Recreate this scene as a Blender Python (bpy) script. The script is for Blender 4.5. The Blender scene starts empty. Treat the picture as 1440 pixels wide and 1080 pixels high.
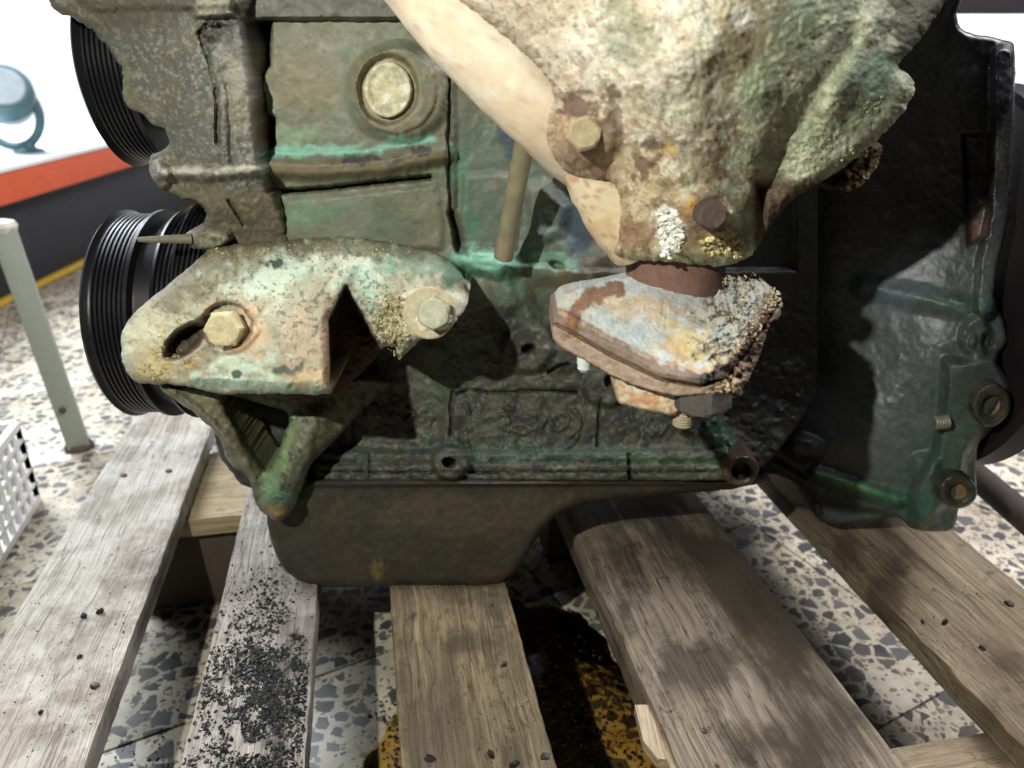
import bpy, bmesh, math, random
import numpy as np
from mathutils import Vector, Matrix, noise as mnoise

random.seed(7)
sc = bpy.context.scene
COL = sc.collection
# ------------------------------------------------------------------ camera
FPX = 1080.0
TH = math.atan(474.0 / 1080.0)
CT, ST = math.cos(TH), math.sin(TH)
CZ = 0.42
cam_d = bpy.data.cameras.new('camera')
cam = bpy.data.objects.new('camera', cam_d)
COL.objects.link(cam)
cam.location = (0, 0, CZ)
cam.rotation_euler = (math.pi / 2 - TH, 0, 0)
cam_d.sensor_fit = 'HORIZONTAL'
cam_d.sensor_width = 36.0
cam_d.lens = 27.0
cam_d.clip_start = 0.01
cam_d.clip_end = 60
cam_d.dof.use_dof = True
cam_d.dof.focus_distance = 0.50
cam_d.dof.aperture_fstop = 7.5
sc.camera = cam
# ------------------------------------------------------------------ world, lamps, exposure
sc.view_settings.view_transform = 'Standard'
sc.view_settings.look = 'None'
sc.view_settings.exposure = 0.0
sc.view_settings.gamma = 1.0
wd = bpy.data.worlds.new('World')
sc.world = wd
wd.use_nodes = True
wd.node_tree.nodes['Background'].inputs[0].default_value = (0.80, 0.84, 1.0, 1)
wd.node_tree.nodes['Background'].inputs[1].default_value = 0.03


def lamp(name, kind, loc, energy, col, size=0.1, target=None, sy=None):
    d = bpy.data.lights.new(name, kind)
    d.energy = energy
    d.color = col
    if kind == 'AREA':
        d.size = size
        if sy:
            d.shape = 'RECTANGLE'
            d.size_y = sy
    else:
        d.shadow_soft_size = size
    o = bpy.data.objects.new(name, d)
    COL.objects.link(o)
    o.location = loc
    if target is not None:
        v = Vector(target) - Vector(loc)
        o.rotation_euler = v.to_track_quat('-Z', 'Y').to_euler()
    return o


lamp('hand_torch', 'POINT', (-0.232, -0.02, 0.585), 18.5, (1.0, 0.972, 0.89), 0.006)
lamp('window_light', 'AREA', (-1.9, 2.0, 1.7), 125, (0.86, 0.93, 1.0), 1.2, (-0.95, 1.2, -0.1))
lamp('panel_fill', 'AREA', (1.5, 0.95, 1.9), 80, (0.95, 0.94, 1.0), 0.8, (1.25, 1.85, 0.55))  # added fill lamp that brightens the white panel and right background
lamp('floor_fill', 'AREA', (1.0, 0.62, 2.1), 15, (0.92, 0.88, 1.0), 0.5, (0.25, 0.45, 0))  # added fill for floor and boards, kept off the engine front
lamp('board_fill', 'AREA', (-0.95, 0.95, 1.5), 6, (0.94, 0.94, 1.0), 0.5, (-0.35, 0.5, 0))  # unseen fill added to whiten the left boards

# ------------------------------------------------------------------ numeric helpers


def W(px, py, Y):
    """point on the photo ray of pixel (px,py) at world distance Y"""
    v = (540.0 - py) / FPX
    yd = CT + v * ST
    zd = -ST + v * CT
    t = Y / yd
    return (px - 720.0) / FPX * t, Y + 0 * t, CZ + zd * t


def on_z(px, py, z):
    v = (540.0 - py) / FPX
    yd = CT + v * ST
    zd = -ST + v * CT
    t = (z - CZ) / zd
    return Vector(((px - 720.0) / FPX * t, yd * t, z))


def WV(px, py, Y):
    return Vector(W(px, py, Y))


_rng = np.random.RandomState(3)
_tab = _rng.rand(256, 256) * 2 - 1


def vn(x, y, seed=0):
    x = np.asarray(x, float) + seed * 17.31
    y = np.asarray(y, float) + seed * 9.73
    xi = np.floor(x).astype(int)
    yi = np.floor(y).astype(int)
    fx = x - xi
    fy = y - yi
    fx = fx * fx * (3 - 2 * fx)
    fy = fy * fy * (3 - 2 * fy)
    a = _tab[xi & 255, yi & 255]
    b = _tab[(xi + 1) & 255, yi & 255]
    c = _tab[xi & 255, (yi + 1) & 255]
    d = _tab[(xi + 1) & 255, (yi + 1) & 255]
    return (a * (1 - fx) + b * fx) * (1 - fy) + (c * (1 - fx) + d * fx) * fy


def fbm(x, y, s, o=4, seed=0):
    r = 0
    a = 1.0
    tot = 0
    c, sn = math.cos(0.6), math.sin(0.6)
    x, y = x / s, y / s
    for k in range(o):
        r = r + a * vn(x, y, seed + k * 3)
        tot += a * 0.62
        a *= 0.55
        x, y = (x * c - y * sn) * 2.03, (x * sn + y * c) * 2.03
    return r / tot


def ss(a, b, x):
    t = np.clip((x - a) / (b - a), 0, 1)
    return t * t * (3 - 2 * t)


def segd(px, py, pts, closed=False):
    d = np.full(np.shape(px), 1e9)
    n = len(pts)
    for i in range(n if closed else n - 1):
        ax, ay = pts[i]
        bx, by = pts[(i + 1) % n]
        ex, ey = bx - ax, by - ay
        L = ex * ex + ey * ey + 1e-9
        t = np.clip(((px - ax) * ex + (py - ay) * ey) / L, 0, 1)
        d = np.minimum(d, np.hypot(px - ax - t * ex, py - ay - t * ey))
    return d


def sdf(px, py, pts):
    d = segd(px, py, pts, True)
    ins = np.zeros(np.shape(px), bool)
    n = len(pts)
    for i in range(n):
        ax, ay = pts[i]
        bx, by = pts[(i + 1) % n]
        if ay == by:
            continue
        c = ((ay > py) != (by > py)) & (px < (bx - ax) * (py - ay) / (by - ay) + ax)
        ins ^= c
    return np.where(ins, -d, d)


def smooth_poly(pts, k=3):
    out = []
    n = len(pts)
    for i in range(n):
        p0, p1, p2, p3 = [np.array(pts[(i + j - 1) % n], float) for j in range(4)]
        for s in range(k):
            t = s / k
            q = 0.5 * ((2 * p1) + (-p0 + p2) * t + (2 * p0 - 5 * p1 + 4 * p2 - p3) * t * t + (-p0 + 3 * p1 - 3 * p2 + p3) * t ** 3)
            out.append((q[0], q[1]))
    return out


def tps(ctrl):
    P = np.array([(a / 100., b / 100.) for a, b, c in ctrl])
    v = np.array([c for a, b, c in ctrl])
    n = len(P)

    def U(r2):
        return 0.5 * r2 * np.log(r2 + 1e-9)
    d2 = ((P[:, None] - P[None]) ** 2).sum(-1)
    A = np.zeros((n + 3, n + 3))
    A[:n, :n] = U(d2) + np.eye(n) * 0.02
    A[:n, n] = 1
    A[:n, n + 1:] = P
    A[n, :n] = 1
    A[n + 1:, :n] = P.T
    w = np.linalg.solve(A, np.concatenate([v, np.zeros(3)]))

    def f(px, py):
        x, y = px / 100., py / 100.
        r = w[n] + w[n + 1] * x + w[n + 2] * y
        for i in range(n):
            r = r + w[i] * U((x - P[i, 0]) ** 2 + (y - P[i, 1]) ** 2)
        return r
    return f


# height features (metres toward the camera)
def f_ell(px, py, cx, cy, rx, ry, ang, h, edge):
    a = math.radians(ang)
    dx, dy = px - cx, py - cy
    u = (dx * math.cos(a) + dy * math.sin(a)) / rx
    v = (-dx * math.sin(a) + dy * math.cos(a)) / ry
    q = (np.hypot(u, v) - 1) * min(rx, ry)
    return h * (1 - ss(-edge, edge, q))


def f_line(px, py, pts, w, h, edge):
    return h * (1 - ss(w - edge, w + edge, segd(px, py, pts)))


def f_poly(px, py, pts, h, edge):
    return h * (1 - ss(-edge, edge, sdf(px, py, pts)))


def f_ring(px, py, cx, cy, r, w, h, edge):
    q = abs(np.hypot(px - cx, py - cy) - r)
    return h * (1 - ss(w - edge, w + edge, q))


def L(r, g, b):
    f = lambda c: (c / 255.0 / 12.92) if c / 255.0 <= 0.04045 else ((c / 255.0 + 0.055) / 1.055) ** 2.4
    return np.array([f(r), f(g), f(b)])


def blob(px, py, cx, cy, rx, ry, ang=0, soft=0.3, na=0.35, ns=30, seed=0):
    a = math.radians(ang)
    dx, dy = px - cx, py - cy
    u = (dx * math.cos(a) + dy * math.sin(a)) / rx
    v = (-dx * math.sin(a) + dy * math.cos(a)) / ry
    q = np.hypot(u, v) + na * fbm(px, py, ns, 5, seed)
    return 1 - ss(1 - soft, 1 + soft, q)


def stroke(px, py, pts, w, soft=4, na=4, ns=14, seed=0):
    q = segd(px, py, pts) + na * fbm(px, py, ns, 4, seed)
    return 1 - ss(w - soft, w + soft, q)


def mottle(px, py, s, thr, soft=0.12, seed=0, o=5):
    return ss(thr - soft, thr + soft, fbm(px, py, s, o, seed))


def paint(base, *layers):
    c = base
    for m, col, st in layers:
        m = np.clip(m * st, 0, 1)[..., None]
        c = c * (1 - m) + np.asarray(col) * m
    return c


# ------------------------------------------------------------------ materials
MATS = {}


def nodes_of(name):
    m = bpy.data.materials.new(name)
    m.use_nodes = True
    nt = m.node_tree
    return m, nt, nt.nodes['Principled BSDF']


def N(nt, t, **kw):
    n = nt.nodes.new(t)
    for k, v in kw.items():
        if k.startswith('_'):
            setattr(n, k[1:], v)
        else:
            n.inputs[k.replace('__', ' ')].default_value = v
    return n


def mixrgb(nt, fac, a, b, mode='MIX'):
    n = nt.nodes.new('ShaderNodeMix')
    n.data_type = 'RGBA'
    n.blend_type = mode
    for s, v in ((n.inputs[0], fac), (n.inputs[6], a), (n.inputs[7], b)):
        if hasattr(v, 'is_linked') or hasattr(v, 'links'):
            nt.links.new(v, s)
        else:
            s.default_value = v if not hasattr(v, '__len__') else (tuple(v)[:3] + (1,))
    return n.outputs[2]


def ramp(nt, src, stops):
    r = nt.nodes.new('ShaderNodeValToRGB')
    el = r.color_ramp.elements
    el[0].position, el[0].color = stops[0][0], tuple(stops[0][1]) + (1,)
    el[1].position, el[1].color = stops[-1][0], tuple(stops[-1][1]) + (1,)
    for p, c in stops[1:-1]:
        e = el.new(p)
        e.color = tuple(c) + (1,)
    nt.links.new(src, r.inputs[0])
    return r.outputs[0]


def noise_n(nt, vec, scale, detail=5, rough=0.6, dist=0.0):
    n = N(nt, 'ShaderNodeTexNoise', Scale=scale, Detail=detail, Roughness=rough, Distortion=dist)
    if vec is not None:
        nt.links.new(vec, n.inputs['Vector'])
    return n.outputs[0]


def painted(name, rough=0.7, spec=0.3, bump=0.35, var=0.5, speck=0.3, metal=0.0, wet=0.0, fine=900, lightspeck=0.0):
    """surface whose colour comes from the painted wear attribute, broken by procedural grain"""
    if name in MATS:
        return MATS[name]
    m, nt, b = nodes_of(name)
    at = N(nt, 'ShaderNodeAttribute', _attribute_name='Col')
    tc = nt.nodes.new('ShaderNodeTexCoord')
    ob = tc.outputs['Object']
    n1 = noise_n(nt, ob, 160, 8, 0.7)
    v1 = ramp(nt, n1, [(0.3, [1 - var] * 3), (0.7, [1 + var * 0.6] * 3)])
    c = mixrgb(nt, 1.0, at.outputs['Color'], v1, 'MULTIPLY')
    n2 = noise_n(nt, ob, fine, 4, 0.65)
    dk = ramp(nt, n2, [(0.33, (1, 1, 1)), (0.40, (0, 0, 0))])
    mm = N(nt, 'ShaderNodeMath', _operation='MULTIPLY')
    nt.links.new(dk, mm.inputs[0])
    mm.inputs[1].default_value = speck
    c = mixrgb(nt, mm.outputs[0], c, (0.012, 0.012, 0.010))
    if lightspeck:
        n5 = noise_n(nt, ob, fine * 0.7, 5, 0.7)
        lt = ramp(nt, n5, [(0.60, (0, 0, 0)), (0.66, (1, 1, 1))])
        m5 = N(nt, 'ShaderNodeMath', _operation='MULTIPLY')
        nt.links.new(lt, m5.inputs[0])
        m5.inputs[1].default_value = lightspeck
        c = mixrgb(nt, m5.outputs[0], c, (0.42, 0.42, 0.33))
    nt.links.new(c, b.inputs['Base Color'])
    n3 = noise_n(nt, ob, 70, 6, 0.65)
    rr = N(nt, 'ShaderNodeMapRange')
    nt.links.new(n3, rr.inputs[0])
    rr.inputs[1].default_value = 0.3
    rr.inputs[2].default_value = 0.7
    rr.inputs[3].default_value = max(0.05, rough - 0.18 - wet)
    rr.inputs[4].default_value = min(1, rough + 0.12)
    nt.links.new(rr.outputs[0], b.inputs['Roughness'])
    b.inputs['Specular IOR Level'].default_value = spec
    b.inputs['Metallic'].default_value = metal
    n4 = noise_n(nt, ob, fine * 0.55, 7, 0.75)
    bp = N(nt, 'ShaderNodeBump', Strength=bump, Distance=0.0018)
    nt.links.new(n4, bp.inputs['Height'])
    nt.links.new(bp.outputs[0], b.inputs['Normal'])
    MATS[name] = m
    return m


def simple(name, col, rough=0.6, metal=0.0, spec=0.4, var=0.25, scale=60, bump=0.15):
    if name in MATS:
        return MATS[name]
    m, nt, b = nodes_of(name)
    tc = nt.nodes.new('ShaderNodeTexCoord')
    n1 = noise_n(nt, tc.outputs['Object'], scale, 7, 0.65)
    c = mixrgb(nt, n1, [x * (1 - var) for x in col], [min(1, x * (1 + var)) for x in col])
    nt.links.new(c, b.inputs['Base Color'])
    b.inputs['Roughness'].default_value = rough
    b.inputs['Metallic'].default_value = metal
    b.inputs['Specular IOR Level'].default_value = spec
    n4 = noise_n(nt, tc.outputs['Object'], scale * 6, 5, 0.7)
    bp = N(nt, 'ShaderNodeBump', Strength=bump, Distance=0.002)
    nt.links.new(n4, bp.inputs['Height'])
    nt.links.new(bp.outputs[0], b.inputs['Normal'])
    MATS[name] = m
    return m


def _rng_map(nt, src, a, b, c, d):
    r = N(nt, 'ShaderNodeMapRange')
    nt.links.new(src, r.inputs[0])
    for i, v in enumerate((a, b, c, d)):
        r.inputs[i + 1].default_value = v
    return r.outputs[0]


def wood(name, light, dark, stain, stain_amt=0.5, grain=1.0, seed=0.0, wash=0.0):
    m, nt, b = nodes_of(name)
    sat = N(nt, 'ShaderNodeAttribute', _attribute_name='stain')
    tc = nt.nodes.new('ShaderNodeTexCoord')
    mp = N(nt, 'ShaderNodeMapping')
    mp.inputs['Location'].default_value = (seed, seed * 1.7, seed * 0.3)
    nt.links.new(tc.outputs['Object'], mp.inputs['Vector'])
    st = N(nt, 'ShaderNodeMapping')
    st.inputs['Scale'].default_value = (1, 0.035, 1)
    nt.links.new(mp.outputs[0], st.inputs['Vector'])
    # large warp of the grain
    wn = N(nt, 'ShaderNodeTexNoise', Scale=6.0, Detail=3.0)
    nt.links.new(mp.outputs[0], wn.inputs['Vector'])
    ws = N(nt, 'ShaderNodeVectorMath', _operation='SCALE')
    nt.links.new(wn.outputs[1], ws.inputs[0])
    ws.inputs['Scale'].default_value = 0.016
    va = N(nt, 'ShaderNodeVectorMath', _operation='ADD')
    nt.links.new(st.outputs[0], va.inputs[0])
    nt.links.new(ws.outputs[0], va.inputs[1])
    g1 = noise_n(nt, va.outputs[0], 260, 4, 0.6)
    g2 = noise_n(nt, va.outputs[0], 700, 3, 0.6)
    g3 = noise_n(nt, va.outputs[0], 70, 3, 0.5)
    c = mixrgb(nt, ramp(nt, g1, [(0.40, (0, 0, 0)), (0.62, (1, 1, 1))]), dark, light)
    c = mixrgb(nt, ramp(nt, g3, [(0.35, [0.55] * 3), (0.65, [0] * 3)]), c, [x * 0.55 for x in light])
    c = mixrgb(nt, ramp(nt, g2, [(0.30, [0.8 * grain] * 3), (0.46, [0] * 3)]), c, [x * 0.35 for x in dark])
    # stains: soft elongated patches plus blotches
    s2 = N(nt, 'ShaderNodeMapping')
    s2.inputs['Scale'].default_value = (1, 0.28, 1)
    nt.links.new(mp.outputs[0], s2.inputs['Vector'])
    b1 = noise_n(nt, s2.outputs[0], 13, 9, 0.64)
    c = mixrgb(nt, ramp(nt, b1, [(0.44, [0] * 3), (0.58, [stain_amt] * 3)]), c, stain)
    b2 = noise_n(nt, mp.outputs[0], 60, 8, 0.75)
    c = mixrgb(nt, ramp(nt, b2, [(0.58, [0] * 3), (0.66, [min(1, stain_amt)] * 3)]), c, [x * 0.6 for x in stain])
    if wash:
        b3 = noise_n(nt, mp.outputs[0], 22, 9, 0.7)
        c = mixrgb(nt, ramp(nt, b3, [(0.42, [0] * 3), (0.6, [wash] * 3)]), c, (0.60, 0.57, 0.51))
    gs = noise_n(nt, va.outputs[0], 45, 6, 0.7)
    # fine drying cracks along the grain
    c = mixrgb(nt, ramp(nt, noise_n(nt, va.outputs[0], 120, 2, 0.4), [(0.485, [0] * 3), (0.5, [0.75] * 3), (0.515, [0] * 3)]), c, [x * 0.3 for x in dark])
    # shaped stain mask: painted patch broken up by noise
    b4 = noise_n(nt, mp.outputs[0], 70, 8, 0.7)
    a1 = N(nt, 'ShaderNodeMath', _operation='ADD')
    nt.links.new(b4, a1.inputs[0])
    gs2 = N(nt, 'ShaderNodeMath', _operation='MULTIPLY_ADD')
    nt.links.new(gs, gs2.inputs[0])
    gs2.inputs[1].default_value = 1.8
    gs2.inputs[2].default_value = -0.4
    nt.links.new(gs2.outputs[0], a1.inputs[1])
    a2 = N(nt, 'ShaderNodeMath', _operation='MULTIPLY_ADD')
    nt.links.new(a1.outputs[0], a2.inputs[0])
    a2.inputs[1].default_value = 1.1
    nt.links.new(sat.outputs['Fac'], a2.inputs[2])
    c = mixrgb(nt, ramp(nt, a2.outputs[0], [(0.0, [0] * 3), (1.0, [1] * 3)]) if False else _rng_map(nt, a2.outputs[0], 1.20, 1.65, 0, .72), c, [x * 0.55 for x in stain])
    nt.links.new(c, b.inputs['Base Color'])
    b.inputs['Roughness'].default_value = 0.78
    b.inputs['Specular IOR Level'].default_value = 0.2
    ad = N(nt, 'ShaderNodeMath', _operation='ADD')
    nt.links.new(g2, ad.inputs[0])
    nt.links.new(g1, ad.inputs[1])
    bp = N(nt, 'ShaderNodeBump', Strength=0.8, Distance=0.0022)
    nt.links.new(ad.outputs[0], bp.inputs['Height'])
    nt.links.new(bp.outputs[0], b.inputs['Normal'])
    return m


# ------------------------------------------------------------------ object helpers
ROOT_LOC = {}


def empty(name, loc, label, cat, rz=0.0, group=None):
    o = bpy.data.objects.new(name, None)
    o.empty_display_size = 0.05
    COL.objects.link(o)
    o.location = loc
    o.rotation_euler = (0, 0, rz)
    o['label'] = label
    o['category'] = cat
    if group:
        o['group'] = group
    return o


def world_of(o):
    m = Matrix.LocRotScale(o.location, o.rotation_euler, o.scale)
    if o.parent:
        return world_of(o.parent) @ o.matrix_parent_inverse @ m
    return m


def link(name, me, mat, parent=None, local=False, label=None):
    o = bpy.data.objects.new(name, me)
    COL.objects.link(o)
    if mat is not None and len(me.materials) == 0:
        me.materials.append(mat)
    if parent is not None:
        o.parent = parent
        if not local:
            o.matrix_parent_inverse = world_of(parent).inverted()
    if label:
        o['label'] = label
    return o


def set_col(me, col):
    a = me.color_attributes.new('Col', 'FLOAT_COLOR', 'POINT')
    n = len(me.vertices)
    c = np.ones((n, 4), np.float32)
    c[:, :3] = col
    a.data.foreach_set('color', c.ravel())


def smooth(me, ang=55):
    me.polygons.foreach_set('use_smooth', [True] * len(me.polygons))
    me.set_sharp_from_angle(angle=math.radians(ang))


def relief(name, outline, depth, colour, mat, parent, step=2.0, back=0.7, rr=8, rt=0.004, rough=1.0,
           holes=(), smooth_out=True, label=None, rscale=12, seed=0, skirt_shift=None):
    """solid casting: traced outline, own depth per point, side walls running straight back"""
    pl = smooth_poly(outline) if smooth_out else outline
    xs = [p[0] for p in pl]
    ys = [p[1] for p in pl]
    gx = np.arange(min(xs) - 2 * step, max(xs) + 3 * step, step)
    gy = np.arange(min(ys) - 2 * step, max(ys) + 3 * step, step)
    px, py = np.meshgrid(gx, gy)
    s = sdf(px, py, pl)
    for h in holes:
        s = np.maximum(s, -sdf(px, py, smooth_poly(h)))
    if rough:
        s = s + rough * fbm(px, py, rscale, 3, 50 + seed)
    gyy, gxx = np.gradient(s, step)
    ok = s < 0.6 * step
    q = ok[:-1, :-1] & ok[1:, :-1] & ok[:-1, 1:] & ok[1:, 1:]
    cnt = np.zeros(s.shape, int)
    cnt[:-1, :-1] += q
    cnt[1:, :-1] += q
    cnt[:-1, 1:] += q
    cnt[1:, 1:] += q
    bnd = (cnt > 0) & (cnt < 4)
    g = np.hypot(gxx, gyy) + 1e-6
    mv = np.clip(s, -2 * step, 2 * step)
    px = np.where(bnd, px - mv * gxx / g, px)
    py = np.where(bnd, py - mv * gyy / g, py)
    used = cnt > 0
    idx = -np.ones(s.shape, int)
    idx[used] = np.arange(used.sum())
    ux, uy = px[used], py[used]
    d = np.clip(-s[used], 0, None)
    d[bnd[used]] = 0
    t = np.clip(d / max(rr, 1e-3), 0, 1)
    Y = depth(ux, uy) + rt * (1 - np.sqrt(np.clip(1 - (1 - t) ** 2, 0, 1)))
    X, Yw, Z = W(ux, uy, Y)
    V = np.stack([X, Yw, Z], 1)
    C = colour(ux, uy)
    a, b, c, e = idx[:-1, :-1][q], idx[:-1, 1:][q], idx[1:, 1:][q], idx[1:, :-1][q]
    F = np.stack([a, e, c, b], 1)      # facing -Y
    # boundary edges
    ed = np.concatenate([F[:, [0, 1]], F[:, [1, 2]], F[:, [2, 3]], F[:, [3, 0]]])
    n = len(V)
    key = ed[:, 0] * n + ed[:, 1]
    rkey = ed[:, 1] * n + ed[:, 0]
    be = ed[~np.isin(key, rkey)]
    bv = np.unique(be)
    m1 = np.full(n, -1)
    m1[bv] = np.arange(len(bv)) + n
    SV = V[bv].copy()
    SV2 = SV.copy()
    SV2[:, 1] = np.maximum(back, SV[:, 1] + 0.002)
    if skirt_shift:
        SV2[:, 0] += skirt_shift[0]
        SV2[:, 2] += skirt_shift[1]
    m2 = m1 + len(bv)
    S = np.stack([be[:, 1], be[:, 0], m2[be[:, 0]], m2[be[:, 1]]], 1)
    V = np.concatenate([V, SV, SV2])
    C = np.concatenate([C, C[bv], C[bv]])
    faces = np.concatenate([F, S])
    me = bpy.data.meshes.new(name)
    me.vertices.add(len(V))
    me.vertices.foreach_set('co', V.astype(np.float32).ravel())
    me.loops.add(len(faces) * 4)
    me.loops.foreach_set('vertex_index', faces.astype(np.int32).ravel())
    me.polygons.add(len(faces))
    me.polygons.foreach_set('loop_start', np.arange(len(faces), dtype=np.int32) * 4)
    me.polygons.foreach_set('loop_total', np.full(len(faces), 4, np.int32))
    me.update(calc_edges=True)
    me.validate()
    set_col(me, C)
    smooth(me, 60)
    return link(name, me, mat, parent, label=label)


def tube(name, path, rad, mat, parent, colour=None, seg=32, sub=6, caps=True, lump=0.0, flat=1.0, label=None, cseed=0):
    """swept tube through 3D points; rad scalar or list"""
    P = [Vector(p) for p in path]
    n = len(P)
    R = rad if hasattr(rad, '__len__') else [rad] * n
    pts = []
    for i in range(n - 1):
        p0, p1, p2, p3 = P[max(i - 1, 0)], P[i], P[i + 1], P[min(i + 2, n - 1)]
        for s in range(sub):
            t = s / sub
            q = 0.5 * ((2 * p1) + (p2 - p0) * t + (2 * p0 - 5 * p1 + 4 * p2 - p3) * t * t + (3 * p1 - 3 * p2 + p3 - p0) * t ** 3)
            pts.append((q, R[i] * (1 - t) + R[i + 1] * t))
    pts.append((P[-1], R[-1]))
    V = []
    F = []
    up = Vector((0, 1, 0.01))
    for i, (p, r) in enumerate(pts):
        a = pts[max(i - 1, 0)][0]
        b = pts[min(i + 1, len(pts) - 1)][0]
        t = (b - a).normalized()
        u = t.cross(up).normalized()
        w = u.cross(t).normalized()
        for k in range(seg):
            an = 2 * math.pi * k / seg
            q = p + u * (math.cos(an) * r) + w * (math.sin(an) * r * flat)
            if lump:
                q = q + (q - p).normalized() * lump * mnoise.fractal(q * 60 + Vector((cseed, 0, 0)), 0.8, 2.0, 4)
            V.append(q)
    for i in range(len(pts) - 1):
        for k in range(seg):
            k2 = (k + 1) % seg
            F.append((i * seg + k, i * seg + k2, (i + 1) * seg + k2, (i + 1) * seg + k))
    if caps:
        F.append(tuple(range(seg))[::-1])
        F.append(tuple((len(pts) - 1) * seg + k for k in range(seg)))
    me = bpy.data.meshes.new(name)
    me.from_pydata(V, [], F)
    me.update()
    if colour is not None:
        va = np.array([tuple(v) for v in V])
        set_col(me, colour(va) if callable(colour) else np.tile(np.asarray(colour), (len(V), 1)))
    smooth(me, 50)
    return link(name, me, mat, parent, label=label)


def lathe(name, prof, loc, axis, mat, parent, colour=None, seg=64, label=None):
    """prof: (along axis, radius)"""
    q = Vector((0, 0, 1)).rotation_difference(Vector(axis)).to_matrix().to_4x4()
    M = Matrix.Translation(loc) @ q
    V, F = [], []
    for (h, r) in prof:
        for k in range(seg):
            a = 2 * math.pi * k / seg
            V.append(M @ Vector((math.cos(a) * r, math.sin(a) * r, h)))
    for i in range(len(prof) - 1):
        for k in range(seg):
            k2 = (k + 1) % seg
            F.append((i * seg + k, i * seg + k2, (i + 1) * seg + k2, (i + 1) * seg + k))
    F.append(tuple(range(seg))[::-1])
    F.append(tuple((len(prof) - 1) * seg + k for k in range(seg)))
    me = bpy.data.meshes.new(name)
    me.from_pydata(V, [], F)
    me.update()
    if colour is not None:
        set_col(me, np.tile(np.asarray(colour), (len(V), 1)))
    smooth(me, 35)
    return link(name, me, mat, parent, label=label)


def hexbolt(name, loc, axis, r, h, mat, parent, colour, washer=None, rot=0.3, rough=0.0006):
    q = Vector((0, 0, 1)).rotation_difference(Vector(axis)).to_matrix().to_4x4()
    M = Matrix.Translation(loc) @ q @ Matrix.Rotation(rot, 4, 'Z')
    rings = [(-0.004, 1.0), (h * 0.25, 1.0), (h * 0.72, 1.0), (h * 0.92, 0.94), (h, 0.80), (h * 0.97, 0.45), (h * 0.94, 0.12)]
    seg = 36
    V, F = [], []
    for (z, k) in rings:
        for j in range(seg):
            a = 2 * math.pi * j / seg
            # hexagon radius blended to round at the chamfer
            m = (a % (math.pi / 3)) - math.pi / 6
            hr = r * math.cos(math.pi / 6) / math.cos(m)
            rad = hr * k if k >= 0.99 else r * 0.88 * k + (hr - r * 0.88) * 0.25 * k
            p = Vector((math.cos(a) * rad, math.sin(a) * rad, z))
            p += p.normalized() * rough * mnoise.fractal((p + Vector(loc)) * 300, 0.8, 2, 3)
            V.append(M @ p)
    for i in range(len(rings) - 1):
        for j in range(seg):
            j2 = (j + 1) % seg
            F.append((i * seg + j, i * seg + j2, (i + 1) * seg + j2, (i + 1) * seg + j))
    F.append(tuple((len(rings) - 1) * seg + j for j in range(seg)))
    F.append(tuple(range(seg))[::-1])
    me = bpy.data.meshes.new(name)
    me.from_pydata(V, [], F)
    me.update()
    set_col(me, np.tile(np.asarray(colour), (len(V), 1)))
    smooth(me, 28)
    o = link(name, me, mat, parent)
    return o


def box_mesh(name, sx, sy, sz, bev=0.001, nx=1, ny=1, wob=0.0, seed=0):
    """box centred on x,y with its top at z=0; chipped edges via subdivision and noise"""
    bm = bmesh.new()
    bmesh.ops.create_cube(bm, size=1.0)
    bmesh.ops.scale(bm, vec=(sx, sy, sz), verts=bm.verts)
    bmesh.ops.translate(bm, vec=(0, 0, -sz / 2), verts=bm.verts)
    if bev:
        bmesh.ops.bevel(bm, geom=bm.edges[:], offset=bev, segments=2, affect='EDGES', profile=0.5)
    if ny > 1:
        for k in range(1, ny):
            y = -sy / 2 + sy * k / ny
            bmesh.ops.bisect_plane(bm, geom=bm.verts[:] + bm.edges[:] + bm.faces[:], plane_co=(0, y, 0), plane_no=(0, 1, 0))
        for k in range(1, nx):
            x = -sx / 2 + sx * k / nx
            bmesh.ops.bisect_plane(bm, geom=bm.verts[:] + bm.edges[:] + bm.faces[:], plane_co=(x, 0, 0), plane_no=(1, 0, 0))
    if wob:
        for v in bm.verts:
            p = v.co * 9 + Vector((seed * 5.1, seed, 0))
            n1 = mnoise.fractal(p, 0.8, 2, 4)
            n2 = mnoise.fractal(v.co * 45 + Vector((seed, 3, 0)), 0.8, 2, 3)
            edge = 1.0 if abs(abs(v.co.x) - sx / 2) < bev * 2.5 else 0.0
            v.co.z += wob * 0.3 * n1 * (1 if v.co.z > -sz / 2 else 0.3)
            v.co.x += (wob * 0.25 * n1 + wob * 0.7 * n2) * edge * (1 if v.co.x > 0 else -1)
            if edge and v.co.z > -bev * 3:
                v.co.z -= max(0, n2) * wob * 1.2
    me = bpy.data.meshes.new(name)
    bm.to_mesh(me)
    bm.free()
    smooth(me, 40)
    return me


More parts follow.
